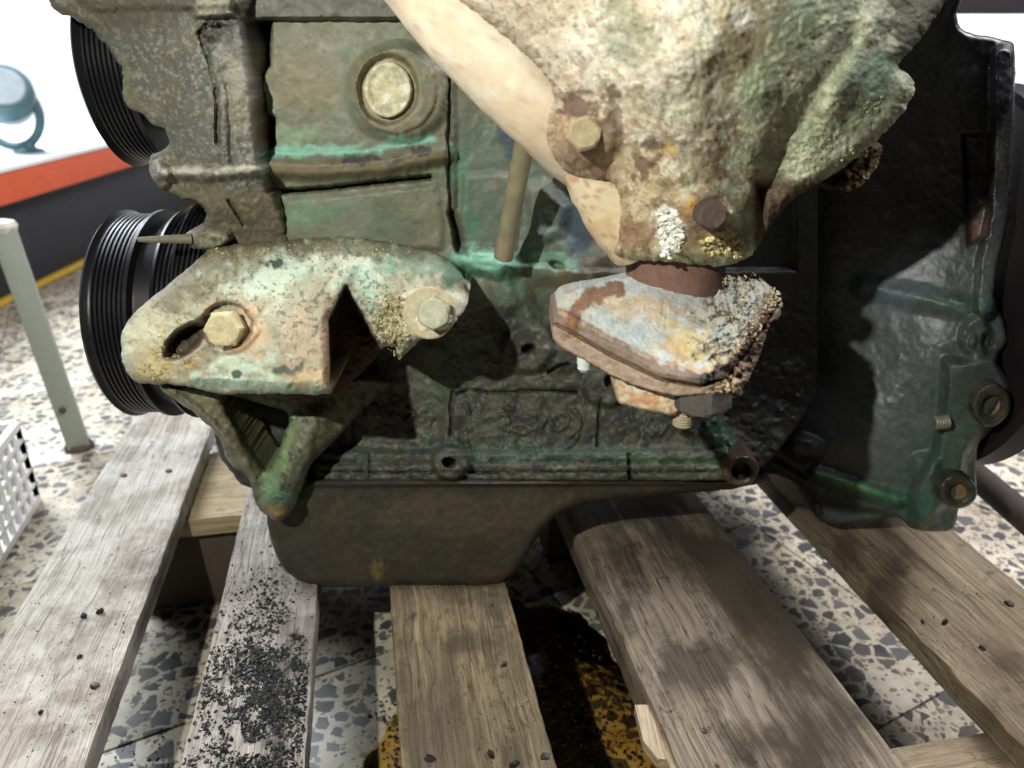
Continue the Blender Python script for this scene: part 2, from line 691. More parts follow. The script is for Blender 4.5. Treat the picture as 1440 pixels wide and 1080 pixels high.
def lump_mesh(name, items, mat, parent=None, kind='stuff', colour=None):
    """items: (Vector, size) -> many small angular chunks in one mesh"""
    rs = np.random.RandomState(len(items))
    phi = (1 + 5 ** 0.5) / 2
    base = np.array([(-1, phi, 0), (1, phi, 0), (-1, -phi, 0), (1, -phi, 0), (0, -1, phi), (0, 1, phi), (0, -1, -phi), (0, 1, -phi),
                     (phi, 0, -1), (phi, 0, 1), (-phi, 0, -1), (-phi, 0, 1)], float) / 1.9
    fc = np.array([(0, 11, 5), (0, 5, 1), (0, 1, 7), (0, 7, 10), (0, 10, 11), (1, 5, 9), (5, 11, 4), (11, 10, 2), (10, 7, 6), (7, 1, 8),
                   (3, 9, 4), (3, 4, 2), (3, 2, 6), (3, 6, 8), (3, 8, 9), (4, 9, 5), (2, 4, 11), (6, 2, 10), (8, 6, 7), (9, 8, 1)])
    n = len(items)
    P = np.array([tuple(p) for p, s in items])
    S = np.array([s for p, s in items])
    A = rs.rand(n) * 6.28
    j = 1 + (rs.rand(n, 12, 1) - 0.5) * 0.9
    sq = 0.55 + rs.rand(n, 1, 3) * 0.9
    B = base[None] * j * sq
    ca, sa = np.cos(A)[:, None], np.sin(A)[:, None]
    x = B[..., 0] * ca - B[..., 1] * sa
    y = B[..., 0] * sa + B[..., 1] * ca
    V = np.stack([x, y, B[..., 2]], -1) * S[:, None, None] + P[:, None]
    V = V.reshape(-1, 3)
    F = (fc[None] + (np.arange(n) * 12)[:, None, None]).reshape(-1, 3)
    me = bpy.data.meshes.new(name)
    me.from_pydata(V.tolist(), [], F.tolist())
    me.update()
    if colour is not None:
        cc = np.repeat(np.asarray(colour)[None], n, 0) * (0.6 + rs.rand(n, 1) * 0.8)
        set_col(me, np.repeat(cc, 12, 0))
    o = link(name, me, mat, parent)
    if kind:
        o['kind'] = kind
    return o


# ================================================================== SETTING: floor of terrazzo tiles
def terrazzo():
    m, nt, b = nodes_of('terrazzo')
    ge = nt.nodes.new('ShaderNodeNewGeometry')
    pos = ge.outputs['Position']
    dn = N(nt, 'ShaderNodeTexNoise', Scale=55.0, Detail=2.0)
    nt.links.new(pos, dn.inputs['Vector'])
    sb = N(nt, 'ShaderNodeVectorMath', _operation='SCALE')
    sb.inputs['Scale'].default_value = 0.007
    nt.links.new(dn.outputs[1], sb.inputs[0])
    ad = N(nt, 'ShaderNodeVectorMath', _operation='ADD')
    nt.links.new(pos, ad.inputs[0])
    nt.links.new(sb.outputs[0], ad.inputs[1])
    fl = N(nt, 'ShaderNodeVectorMath', _operation='MULTIPLY')
    nt.links.new(ad.outputs[0], fl.inputs[0])
    fl.inputs[1].default_value = (1, 1, 0)

    def chips(scale, thr, keep, off):
        of = N(nt, 'ShaderNodeVectorMath', _operation='ADD')
        nt.links.new(fl.outputs[0], of.inputs[0])
        of.inputs[1].default_value = (off, off * 0.7, 0)
        v1 = nt.nodes.new('ShaderNodeTexVoronoi')
        v1.voronoi_dimensions = '2D'
        v1.feature = 'DISTANCE_TO_EDGE'
        v1.inputs['Scale'].default_value = scale
        nt.links.new(of.outputs[0], v1.inputs['Vector'])
        v2 = nt.nodes.new('ShaderNodeTexVoronoi')
        v2.voronoi_dimensions = '2D'
        v2.inputs['Scale'].default_value = scale
        nt.links.new(of.outputs[0], v2.inputs['Vector'])
        sp = nt.nodes.new('ShaderNodeSeparateColor')
        nt.links.new(v2.outputs['Color'], sp.inputs[0])
        # threshold grows with the cell's random value
        mt = N(nt, 'ShaderNodeMath', _operation='MULTIPLY_ADD')
        nt.links.new(sp.outputs[0], mt.inputs[0])
        mt.inputs[1].default_value = 0.26
        mt.inputs[2].default_value = thr
        gt = N(nt, 'ShaderNodeMath', _operation='SUBTRACT')
        nt.links.new(v1.outputs['Distance'], gt.inputs[0])
        nt.links.new(mt.outputs[0], gt.inputs[1])
        r = N(nt, 'ShaderNodeMapRange')
        nt.links.new(gt.outputs[0], r.inputs[0])
        r.inputs[1].default_value = 0.0
        r.inputs[2].default_value = 0.03
        k = N(nt, 'ShaderNodeMath', _operation='LESS_THAN')
        nt.links.new(sp.outputs[1], k.inputs[0])
        k.inputs[1].default_value = keep
        mu = N(nt, 'ShaderNodeMath', _operation='MULTIPLY')
        nt.links.new(r.outputs[0], mu.inputs[0])
        nt.links.new(k.outputs[0], mu.inputs[1])
        return mu.outputs[0], sp.outputs[2]
    m1, r1 = chips(56, 0.04, 0.62, 0)
    m2, r2 = chips(150, 0.08, 0.55, 3.3)
    bn = noise_n(nt, pos, 9, 8, 0.7)
    base = mixrgb(nt, ramp(nt, bn, [(0.35, (0, 0, 0)), (0.65, (1, 1, 1))]), (0.50, 0.44, 0.31), (0.66, 0.61, 0.49))
    c1 = mixrgb(nt, r1, (0.040, 0.043, 0.048), (0.15, 0.155, 0.155))
    c2 = mixrgb(nt, r2, (0.09, 0.09, 0.095), (0.36, 0.27, 0.18))
    c = mixrgb(nt, m2, base, c2)
    c = mixrgb(nt, m1, c, c1)
    gn = noise_n(nt, pos, 30, 9, 0.75)
    c = mixrgb(nt, ramp(nt, gn, [(0.46, [0] * 3), (0.68, [0.6] * 3)]), c, (0.20, 0.17, 0.13))
    nt.links.new(c, b.inputs['Base Color'])
    b.inputs['Roughness'].default_value = 0.42
    b.inputs['Specular IOR Level'].default_value = 0.35
    fn = noise_n(nt, pos, 400, 4, 0.6)
    bp = N(nt, 'ShaderNodeBump', Strength=0.12, Distance=0.001)
    nt.links.new(fn, bp.inputs['Height'])
    nt.links.new(bp.outputs[0], b.inputs['Normal'])
    return m


FZ = -0.144
me = bpy.data.meshes.new('floor')
s = 6
me.from_pydata([(-s, -s, FZ - 0.004), (s, -s, FZ - 0.004), (s, s, FZ - 0.004), (-s, s, FZ - 0.004)], [], [(0, 1, 2, 3)])
floor = link('floor', me, simple('grout', (0.07, 0.055, 0.045), 0.9))
floor['kind'] = 'structure'
T = 0.30
tile_me = box_mesh('floor_tile', T - 0.0022, T - 0.0022, 0.02, 0.0008)
terr = terrazzo()
tile_me.materials.append(terr)
ta = math.radians(-62)   # clockwise
e1 = Vector((math.sin(math.radians(62)), math.cos(math.radians(62)), 0))
e2 = Vector((-e1.y, e1.x, 0))
o0 = on_z(1055, 735, FZ)
for i in range(-11, 13):
    for j in range(-9, 14):
        p = o0 + e1 * (i + 0.5) * T + e2 * (j + 0.5) * T
        D = p.y * CT + (CZ - FZ) * ST
        if D < 0.12 or p.y > 3.2 or abs(p.x) > 0.75 * D + 0.35 or p.y < 0.0:
            continue
        o = bpy.data.objects.new('floor_tile', tile_me)
        COL.objects.link(o)
        o.parent = floor
        o.location = (p.x, p.y, FZ + random.uniform(-0.0004, 0.0004))
        o.rotation_euler = (0, 0, math.atan2(e1.y, e1.x))

# walls far behind
me = box_mesh('white_wall', 4.6, 0.1, 2.6, 0.002)
wl = link('white_wall', me, simple('white_plaster', (0.82, 0.83, 0.83), 0.85, scale=4, var=0.05))
wl.location = (-1.5, 3.3, 2.45)
wl['label'] = 'plain bright white wall far behind the bench and pulleys'
wl['category'] = 'wall'

# ================================================================== PALLET
AZ = math.atan(220 * CT / FPX)
dL = Vector((-math.sin(AZ), math.cos(AZ), 0))
eX = Vector((math.cos(AZ), math.sin(AZ), 0))


def lat(sl):
    p = on_z(500 + sl * 800, 66 + 800, 0.0)
    return p.dot(eX)


pallet = empty('pallet', (0, 0, 0), 'worn grey wooden block pallet under the old engine, strewn with black crumbs', 'pallet', AZ)
WM = [
    wood('wood_pale', (0.52, 0.48, 0.41), (0.34, 0.30, 0.25), (0.24, 0.19, 0.16), 0.5, 0.5, 1.0, 0.75),
    wood('wood_washed', (0.42, 0.38, 0.34), (0.22, 0.19, 0.16), (0.075, 0.065, 0.06), 0.5, 0.9, 2.0, 0.35),
    wood('wood_grained', (0.36, 0.29, 0.175), (0.18, 0.135, 0.075), (0.10, 0.08, 0.055), 0.75, 1.0, 3.2),
    wood('wood_stained', (0.38, 0.32, 0.235), (0.19, 0.155, 0.105), (0.065, 0.052, 0.034), 1.0, 0.9, 4.4),
    wood('wood_tan', (0.37, 0.305, 0.21), (0.22, 0.17, 0.10), (0.12, 0.085, 0.05), 0.7, 0.9, 5.3),
]
boards = [(-0.60, -0.379, 0.021, 0, -0.25, 1.60, 'pale board bleached almost white'),
          (-0.244, -0.070, 0.021, 1, -0.25, 1.60, 'board heaped with black crumbs'),
          (0.063, 0.280, 0.021, 2, -0.25, 1.60, 'tan board with deep straight grain'),
          (0.450, 0.764, 0.033, 3, -0.25, 1.60, 'thick blotchy dark stained board with a split edge'),
          (0.956, 1.236, 0.021, 4, -0.25, 1.60, 'wide tan board with brown streaks'),
          (1.43, 1.70, 0.021, 2, -0.25, 1.60, None)]
STAINS = {0: [(220, 800, 60, 25, .35), (90, 860, 50, 40, .3), (60, 1030, 40, 40, .3), (150, 700, 40, 20, .2)],
          1: [(385, 940, 45, 50, .42), (350, 1040, 50, 50, .25), (400, 1060, 40, 50, .25)],
          2: [(650, 830, 90, 30, .5), (640, 905, 60, 18, .55), (700, 870, 20, 40, .3), (630, 1000, 12, 70, .25), (720, 1060, 20, 30, .4)],
          3: [(870, 770, 70, 40, .5), (880, 860, 22, 60, .6), (1000, 930, 45, 40, .75), (1120, 900, 35, 60, .6), (1190, 1010, 45, 40, .65), (1060, 850, 30, 50, .5),
              (940, 950, 30, 60, .5), (1080, 1040, 60, 30, .45), (905, 720, 70, 20, .5)],
          4: [(1190, 770, 18, 26, .7), (1245, 840, 26, 34, .85), (1270, 790, 26, 26, .6), (1300, 960, 16, 60, .5), (1420, 930, 30, 20, .7), (1390, 1000, 20, 40, .4), (1250, 900, 20, 30, .5)]}


def stain_board(me, o, i, lx, ly):
    n = len(me.vertices)
    co = np.zeros(n * 3, np.float32)
    me.vertices.foreach_get('co', co)
    co = co.reshape(-1, 3)
    ca, sa = math.cos(AZ), math.sin(AZ)
    x, y = co[:, 0] + lx, co[:, 1] + ly
    wx, wy = x * ca - y * sa, x * sa + y * ca
    f = np.zeros(n)
    for (px, py, rx, ry, k) in STAINS[i]:
        c = on_z(px, py, 0)
        a, b2 = on_z(px + rx, py, 0) - c, on_z(px, py + ry, 0) - c
        ux = (wx - c.x) / max(1e-3, a.length) - (wy - c.y) * b2.x / (b2.y * max(1e-3, a.length))
        uy = (wy - c.y) / abs(b2.y)
        f += k * np.exp(-(ux ** 2 + uy ** 2))
    at = me.attributes.new('stain', 'FLOAT', 'POINT')
    at.data.foreach_set('value', f.astype(np.float32))


for i, (a, b_, th, wi, l0, l1, lb) in enumerate(boards):
    if a > 1.4:
        continue
    x0, x1 = lat(a), lat(b_)
    me = box_mesh('board', x1 - x0, l1 - l0, th, 0.0016, 16, 260, 0.0012, i + 1)
    stain_board(me, None, i, (x0 + x1) / 2, (l0 + l1) / 2)
    me.materials.append(WM[wi])
    o = link('board', me, None, pallet, local=True)
    o.location = ((x0 + x1) / 2, (l0 + l1) / 2, 0)
    if lb:
        o['label'] = lb
x0, x1 = lat(-0.62), lat(1.24)
for (l0, l1, wi) in ((0.185, 0.330, 2), (0.712, 0.857, 4), (1.24, 1.385, 2)):
    # grain of a bearer runs across the pallet: mesh long axis is its local y, turned 90 degrees
    me = box_mesh('crossboard', l1 - l0, x1 - x0, 0.021, 0.0015, 3, 60, 0.0008, wi + l0 * 9)
    me.materials.append(wood('wood_cross_%d' % int(l0 * 100), (0.56, 0.46, 0.30), (0.36, 0.27, 0.16), (0.16, 0.12, 0.08), 0.5, 0.7, l0 * 11))
    o = link('crossboard', me, None, pallet, local=True)
    o.rotation_euler = (0, 0, math.pi / 2)
    o.location = ((x0 + x1) / 2, (l0 + l1) / 2, -0.0345 if l0 < 0 else -0.0225)
bx = simple('block_wood', (0.075, 0.055, 0.042), 0.85, scale=40, var=0.4, bump=0.4)
bme = box_mesh('spacer_block', 0.12, 0.135, 0.099, 0.002, 6, 6, 0.001, 3)
bme.materials.append(bx)
for l0 in (0.185, 0.712, 1.24):
    for xc in (lat(-0.40), on_z(778, 798, -.13).dot(eX) + .06, 0.63):
        o = link('spacer_block', bme, None, pallet, local=True)
        o.location = (xc, l0 + 0.085, -0.0445)
# nail heads on the boards
nail_m = simple('rusty_nail', (0.09, 0.055, 0.04), 0.7, 0.3)
nme = bpy.data.meshes.new('nail_head')
bm = bmesh.new()
bmesh.ops.create_cone(bm, segments=12, radius1=0.0035, radius2=0.003, depth=0.0016, cap_ends=True)
bm.to_mesh(nme)
bm.free()
nme.materials.append(nail_m)
for sl, wth in ((-0.54, 0), (-0.44, 0), (0.52, 0), (0.69, 0), (1.02, 0), (1.18, 0)):
    for ll in (0.26, 0.76):
        o = link('nail_head', nme, None, pallet, local=True)
        o.location = (lat(sl), ll + random.uniform(-0.03, 0.03), 0.0008)
# long splinter lifting from the thick stained board
def slat(name, pts, z0, z1, mat, parent, label=None):
    V = [Vector((x, y, z0)) for x, y in pts] + [Vector((x, y, z1)) for x, y in pts]
    n = len(pts)
    F = [tuple(range(n, 2 * n)), tuple(range(n))[::-1]] + [(i, (i + 1) % n, n + (i + 1) % n, n + i) for i in range(n)]
    me = bpy.data.meshes.new(name)
    me.from_pydata(V, [], F)
    me.update()
    return link(name, me, mat, parent, label=label)


spl = [on_z(x, y, 0.0) for x, y in ((893, 985), (925, 985), (958, 1050), (972, 1085), (950, 1090), (938, 1062), (925, 1060), (905, 1035))]
slat('splinter', [(p.x, p.y) for p in spl], -0.012, -0.004, wood('wood_raw', (0.60, 0.50, 0.34), (0.42, 0.32, 0.2), (0.2, 0.15, 0.1), 0.4, 0.6, 8.0), pallet)

# ================================================================== black crumbs, oil
grit = simple('greasy_crumbs', (0.012, 0.012, 0.012), 0.5, scale=300, var=0.5)
items = []


def scatter(px0, py0, sx, sy, n, z, smin, smax, inside):
    smax *= .44
    n = int(n * 1.7)
    k = 0
    tries = 0
    while k < n and tries < n * 12:
        tries += 1
        x, y = random.gauss(px0, sx), random.gauss(py0, sy)
        if not inside(x, y):
            continue
        if float(fbm(np.array(x), np.array(y), 22, 3, 77)) < random.uniform(-.7, .5):
            continue
        p = on_z(x, y, z)
        s_ = smin + (smax - smin) * random.random() ** 4
        items.append((p + Vector((0, 0, s_ * 0.25)), s_))
        k += 1


def on_board(a, b_):
    return lambda x, y: a < (x - 500) / max(1, (y - 66)) < b_ and 600 < y < 1110


scatter(375, 915, 34, 50, 800, 0, 0.0005, 0.0034, on_board(-0.24, -0.075))
scatter(350, 1010, 50, 60, 2600, 0, 0.0003, 0.0034, on_board(-0.24, -0.075))
scatter(390, 960, 30, 70, 700, 0, 0.0006, 0.0042, on_board(-0.24, -0.075))
scatter(375, 880, 55, 110, 1800, 0, 0.0002, 0.0010, on_board(-0.24, -0.075))
scatter(110, 900, 70, 100, 170, 0, 0.0003, 0.0016, on_board(-0.59, -0.385))
for q in ((134, 965, .0040), (119, 869, .0028), (142, 862, .0028), (113, 925, .0018), (57, 1003, .002)):
    items.append((on_z(q[0], q[1], 0) + Vector((0, 0, .0008)), q[2]))
scatter(680, 980, 60, 70, 90, 0, 0.0003, 0.0014, on_board(0.07, 0.27))
for q in ((690, 1063, .003), (603, 1068, .003), (766, 1065, .0026), (722, 1078, .004), (710, 935, .0022), (693, 852, .0014)):
    items.append((on_z(q[0], q[1], 0) + Vector((0, 0, .0005)), q[2]))
scatter(970, 930, 80, 80, 90, 0, 0.0003, 0.0013, on_board(0.46, 0.75))
scatter(1330, 880, 50, 70, 60, 0, 0.0003, 0.0016, on_board(0.97, 1.22))
for q in ((1419, 850, .003), (1297, 875, .0022), (1328, 876, .0026), (1380, 912, .002)):
    items.append((on_z(q[0], q[1], 0) + Vector((0, 0, .0005)), q[2]))
crumbs = lump_mesh('crumbs', items, grit)
crumbs['label'] = 'black greasy crumbs fallen from the engine onto the boards'
crumbs['category'] = 'debris'
items = []
scatter(220, 1000, 40, 60, 160, FZ, 0.0005, 0.003, lambda x, y: 130 < x < 300 and y > 880)
scatter(840, 1000, 50, 80, 380, FZ, 0.0006, 0.0044, lambda x, y: 735 < x < 960 and y > 860)
scatter(560, 1040, 20, 40, 140, FZ, 0.0008, 0.0040, lambda x, y: 500 < x < 600)
wetgrit = simple('wet_crumbs', (0.010, 0.009, 0.008), 0.12, scale=300, var=0.3, spec=0.8)
fc_ = lump_mesh('wet_crumbs', items, wetgrit)
fc_.data.polygons.foreach_set('use_smooth', [True] * len(fc_.data.polygons))
fc_['label'] = 'oily black crumbs soaking in the puddle on the tiles'
fc_['category'] = 'debris'


drop_m = simple('oil_drop', (0.03, 0.014, 0.004), 0.10, scale=50, var=0.2, spec=1.0, bump=0.0)
MATS['drop'] = drop_m


def drops(name, spots, label):
    bm = bmesh.new()
    for (x, y, r) in spots:
        p = on_z(x, y, FZ + 0.001)
        m = Matrix.Translation(p) @ Matrix.Diagonal((r * random.uniform(.8, 1.3), r, r * .55, 1))
        bmesh.ops.create_uvsphere(bm, u_segments=12, v_segments=8, radius=1.0, matrix=m)
    me = bpy.data.meshes.new(name)
    bm.to_mesh(me)
    bm.free()
    me.polygons.foreach_set('use_smooth', [True] * len(me.polygons))
    o = link(name, me, drop_m)
    o['label'] = label
    o['category'] = 'droplets'
    o['kind'] = 'stuff'
    return o


sp_ = []
while len(sp_) < 120:
    x, y = random.gauss(830, 45), random.gauss(1010, 55)
    if 745 < x < 945 and 870 < y < 1085 and x > 700 + (y - 850) * .38 and x < 800 + (y - 850) * .62:
        sp_.append((x, y, random.uniform(.0008, .0028)))
drops('oil_drops', sp_, 'glinting oil droplets on the larger puddle between tan and dark boards')
sp_ = [(random.uniform(545, 582), random.uniform(975, 1085), random.uniform(.0008, .0028)) for k in range(34)]
drops('oil_drops', sp_, 'glinting oil droplets on the small puddle left of the tan board')


def oil_mat():
    m, nt, b = nodes_of('engine_oil')
    out = nt.nodes['Material Output']
    nt.nodes.remove(b)
    tc = nt.nodes.new('ShaderNodeNewGeometry')
    n1 = noise_n(nt, tc.outputs['Position'], 110, 2, 0.5)
    n2 = noise_n(nt, tc.outputs['Position'], 18, 5, 0.6)
    ad = N(nt, 'ShaderNodeMath', _operation='ADD')
    nt.links.new(n1, ad.inputs[0])
    nt.links.new(n2, ad.inputs[1])
    bp = N(nt, 'ShaderNodeBump', Strength=0.05, Distance=0.006)
    nt.links.new(ad.outputs[0], bp.inputs['Height'])
    gl = N(nt, 'ShaderNodeBsdfGlossy', Roughness=0.07)
    gl.inputs['Color'].default_value = (1, 1, 1, 1)
    nt.links.new(bp.outputs[0], gl.inputs['Normal'])
    tr = nt.nodes.new('ShaderNodeBsdfTransparent')
    c = ramp(nt, n2, [(0.38, (0.98, 0.86, 0.56)), (0.62, (0.90, 0.68, 0.32))])
    nt.links.new(c, tr.inputs['Color'])
    fr = N(nt, 'ShaderNodeFresnel', IOR=1.48)
    nt.links.new(bp.outputs[0], fr.inputs['Normal'])
    mx = nt.nodes.new('ShaderNodeMixShader')
    nt.links.new(fr.outputs[0], mx.inputs[0])
    nt.links.new(tr.outputs[0], mx.inputs[1])
    nt.links.new(gl.outputs[0], mx.inputs[2])
    nt.links.new(mx.outputs[0], out.inputs['Surface'])
    return m


def puddle(name, pts, label):
    P = smooth_poly(pts, 8)
    V = [Vector(on_z(x + 5 * float(fbm(np.array(x), np.array(y), 14, 3, 4)), y + 5 * float(fbm(np.array(x), np.array(y), 14, 3, 9)), FZ + 0.0009)) for x, y in P]
    bm = bmesh.new()
    vs = [bm.verts.new(v) for v in V]
    f = bm.faces.new(vs)
    f.normal_update()
    if f.normal.z < 0:
        f.normal_flip()
    me = bpy.data.meshes.new(name)
    bm.to_mesh(me)
    bm.free()
    o = link(name, me, MATS['oil'])
    o['label'] = label
    o['category'] = 'puddle'
    return o


MATS['oil'] = oil_mat()
puddle('oil_puddle', [(700, 860), (760, 850), (810, 862), (842, 890), (868, 925), (900, 960), (930, 1010), (960, 1060), (985, 1110), (880, 1140), (760, 1120), (700, 1050), (680, 950)],
       'large amber oil puddle on the tiles between the tan and dark boards')
puddle('oil_puddle', [(585, 930), (572, 985), (548, 1005), (540, 1035), (515, 1062), (500, 1120), (560, 1130), (660, 1120), (700, 1060), (640, 960)],
       'smaller amber oil puddle left of the deeply grained tan board')

# ================================================================== ENGINE
engine = empty('engine', (0, 0.62, 0.0), 'greasy green-grey cast iron engine resting on the pallet, exhaust side facing out', 'engine')
GREEN = L(116, 124, 106)
DGREEN = L(92, 102, 82)
MINT = L(150, 215, 190)
PMINT = L(190, 214, 192)
BROWN = L(120, 106, 82)
DARKG = L(62, 66, 56)
BLACK = L(24, 24, 22)
RUST = L(140, 96, 66)
ORANGE = L(196, 130, 60)
DRUST = L(88, 66, 56)
CREAM = L(218, 208, 184)
PALE = L(200, 200, 176)
BLUEG = L(70, 86, 96)
TEAL = L(60, 128, 100)
WHITE = L(240, 240, 232)

M_block = painted('cast_paint', 0.6, 0.35, 0.22, 0.20, 0.22, wet=0.1)
M_low = painted('greasy_cast', 0.6, 0.35, 0.3, 0.35, 0.3, wet=0.1)
M_oily = painted('oily_cast', 0.45, 0.5, 0.16, 0.3, 0.2, wet=0.05, fine=1300, lightspeck=0.30)
M_rust = painted('rusty_cast', 0.8, 0.2, 0.55, 0.30, 0.30)
M_crust = painted('crusty_cast', 0.85, 0.2, 0.9, 0.45, 0.45, lightspeck=0.5)
M_pipe = painted('heat_bleached', 0.8, 0.2, 0.3, 0.12, 0.12)
M_man = painted('manifold_cast', 0.85, 0.2, 0.42, 0.2, 0.22, lightspeck=0.35)
M_brk = painted('bracket_cast', 0.75, 0.25, 0.5, 0.22, 0.2, lightspeck=0.2)
M_metal = painted('bare_metal', 0.45, 0.5, 0.35, 0.35, 0.3, metal=0.35)
M_rubber = simple('black_rubber', (0.008, 0.008, 0.010), 0.36, spec=0.4, scale=140, var=0.5, bump=0.08)

def warp(px, py, a=1.0, s=9):
    return (px + a * fbm(px, py, s, 3, 301) + a * fbm(px, py, s * 4, 2, 303), py + a * fbm(px, py, s, 3, 302) + a * fbm(px, py, s * 4, 2, 304))


# ---- crankcase
_b = tps([(300, -60, .562), (640, -60, .56), (1140, -60, .61), (400, 330, .560), (640, 350, .562), (800, 300, .572), (1140, 350, .61),
          (450, 520, .572), (700, 440, .568), (800, 520, .568), (1060, 560, .58), (480, 640, .556), (800, 640, .553), (1060, 640, .556),
          (960, 460, .585)])


def block_d(px, py):
    Y = _b(px, py)
    px, py = warp(px, py)
    h = f_poly(px, py, [(330, -80), (640, -80), (640, 26), (330, 26)], .012, 3)
    h = h + f_poly(px, py, [(342, 30), (380, 30), (378, 92), (367, 105), (366, 122), (372, 158), (384, 166), (385, 202), (370, 212), (350, 210), (335, 120)], -.045, 4)
    h = h + f_poly(px, py, [(640, 100), (640, 360), (820, 380), (1120, 380), (1120, -80), (640, -80)], -.006, 5)
    h = h + f_ell(px, py, 560, 130, 70, 68, 0, .009, 9) + f_ell(px, py, 556, 128, 58, 60, 0, .004, 3)
    h = h + f_ell(px, py, 545, 126, 42, 48, 0, -.010, 4)
    h = h + f_line(px, py, [(372, 236), (440, 238), (540, 232), (622, 214)], 13, .012, 9)
    h = h + f_line(px, py, [(375, 271), (430, 268), (520, 258), (604, 249)], 3, -.018, 3)
    h = h + f_poly(px, py, [(400, 282), (500, 272), (612, 260), (620, 300), (622, 350), (400, 350)], .004, 6)
    h = h + f_line(px, py, [(632, 100), (631, 200), (633, 290), (642, 350)], 2, -.008, 2) + f_line(px, py, [(636, 300), (648, 352)], 5, -.015, 4)
    h = h + f_poly(px, py, [(652, 246), (700, 243), (735, 250), (725, 350), (700, 372), (660, 360), (648, 300)], .006, 6)
    h = h + f_poly(px, py, [(740, 262), (765, 255), (800, 290), (790, 330), (750, 340)], .012, 10)
    h = h + f_ell(px, py, 684, 368, 42, 18, 8, .022, 9) + f_ell(px, py, 768, 362, 48, 34, 10, .012, 14)
    h = h + f_ell(px, py, 783, 374, 9, 5, 20, -.01, 3) + f_line(px, py, [(712, 380), (702, 400), (712, 425)], 16, .010, 10)
    h = h + f_line(px, py, [(730, 400), (742, 440), (760, 480)], 12, .008, 14) + f_line(px, py, [(846, 370), (800, 400), (850, 450)], 18, .007, 16)
    # lower crankcase
    h = h + f_ell(px, py, 742, 490, 36, 34, 0, .010, 6) + f_ell(px, py, 743, 490, 8, 5, -25, -.02, 2.5)
    h = h + f_ell(px, py, 851, 545, 30, 26, 0, .010, 5) + f_ell(px, py, 856, 536, 4, 7, 20, -.015, 2)
    h = h + f_ell(px, py, 785, 505, 40, 20, -10, .006, 8) + f_ell(px, py, 775, 540, 32, 10, 0, .005, 5)
    h = h + f_line(px, py, [(772, 524), (785, 516), (800, 512)], 2, -.01, 2)
    h = h + f_poly(px, py, [(480, 400), (622, 540), (622, 632), (470, 632)], -.006, 8)
    h = h + f_line(px, py, [(636, 550), (634, 580), (635, 612)], 1.8, -.005, 1.8)
    h = h + f_line(px, py, [(640, 553), (664, 548), (690, 552), (730, 550), (765, 549), (812, 551)], 1.6, -.006, 1.5)
    h = h + f_line(px, py, [(846, 560), (842, 585), (840, 626)], 1.6, -.005, 1.8)
    # worn cast characters in the tag and beside it
    for st in ([(700, 585), (712, 582), (716, 592), (704, 598), (716, 606)], [(724, 600), (735, 596), (746, 603), (736, 610), (724, 606)],
               [(752, 582), (752, 604)], [(760, 600), (770, 585), (778, 602)], [(784, 605), (796, 598), (800, 588), (790, 582)],
               [(808, 578), (816, 590), (812, 604), (800, 612)], [(812, 612), (806, 624), (796, 630)], [(708, 572), (722, 576)],
               [(868, 598), (866, 606), (878, 605)], [(886, 574), (890, 592), (897, 610)], [(914, 586), (908, 604), (916, 612), (924, 604)],
               [(930, 580), (936, 600), (928, 611), (918, 604)], [(655, 568), (660, 580)], [(574, 575), (584, 583), (572, 592)]):
        h = h + f_line(px, py, st, 2.6, .0032, 2.2)
    h = h + f_line(px, py, [(455, 642), (700, 644), (1020, 640)], 8, .006, 5) + f_poly(px, py, [(440, 652), (1022, 652), (1022, 690), (440, 690)], .010, 4)
    h = h + f_line(px, py, [(455, 664), (1010, 664)], 1.5, -.003, 1.5)
    h = h + f_line(px, py, [(884, 640), (882, 655), (886, 674)], 2.4, -.009, 2) + f_poly(px, py, [(868, 640), (884, 640), (884, 672), (868, 672)], .005, 2)
    h = h + f_line(px, py, [(518, 640), (516, 668)], 2, .004, 2) + f_line(px, py, [(655, 620), (664, 650)], 3, .005, 3) + f_line(px, py, [(645, 615), (655, 640)], 2, .005, 2)
    h = h + f_ell(px, py, 634, 650, 25, 24, 0, .016, 4) + f_ell(px, py, 632, 650, 8, 7, 0, -.022, 2)
    h = h + f_line(px, py, [(1004, 600), (1022, 628), (1040, 648)], 14, .007, 8)
    low = ss(380, 460, py)
    h = h + fbm(px, py, 30, 4, 2) * (.0010 + .0014 * low) + fbm(px, py, 7, 3, 6) * (.00012 + .0006 * low)
    h = h + low * .0007 * mottle(px, py, 10, .25, .08, 8)
    return Y - h


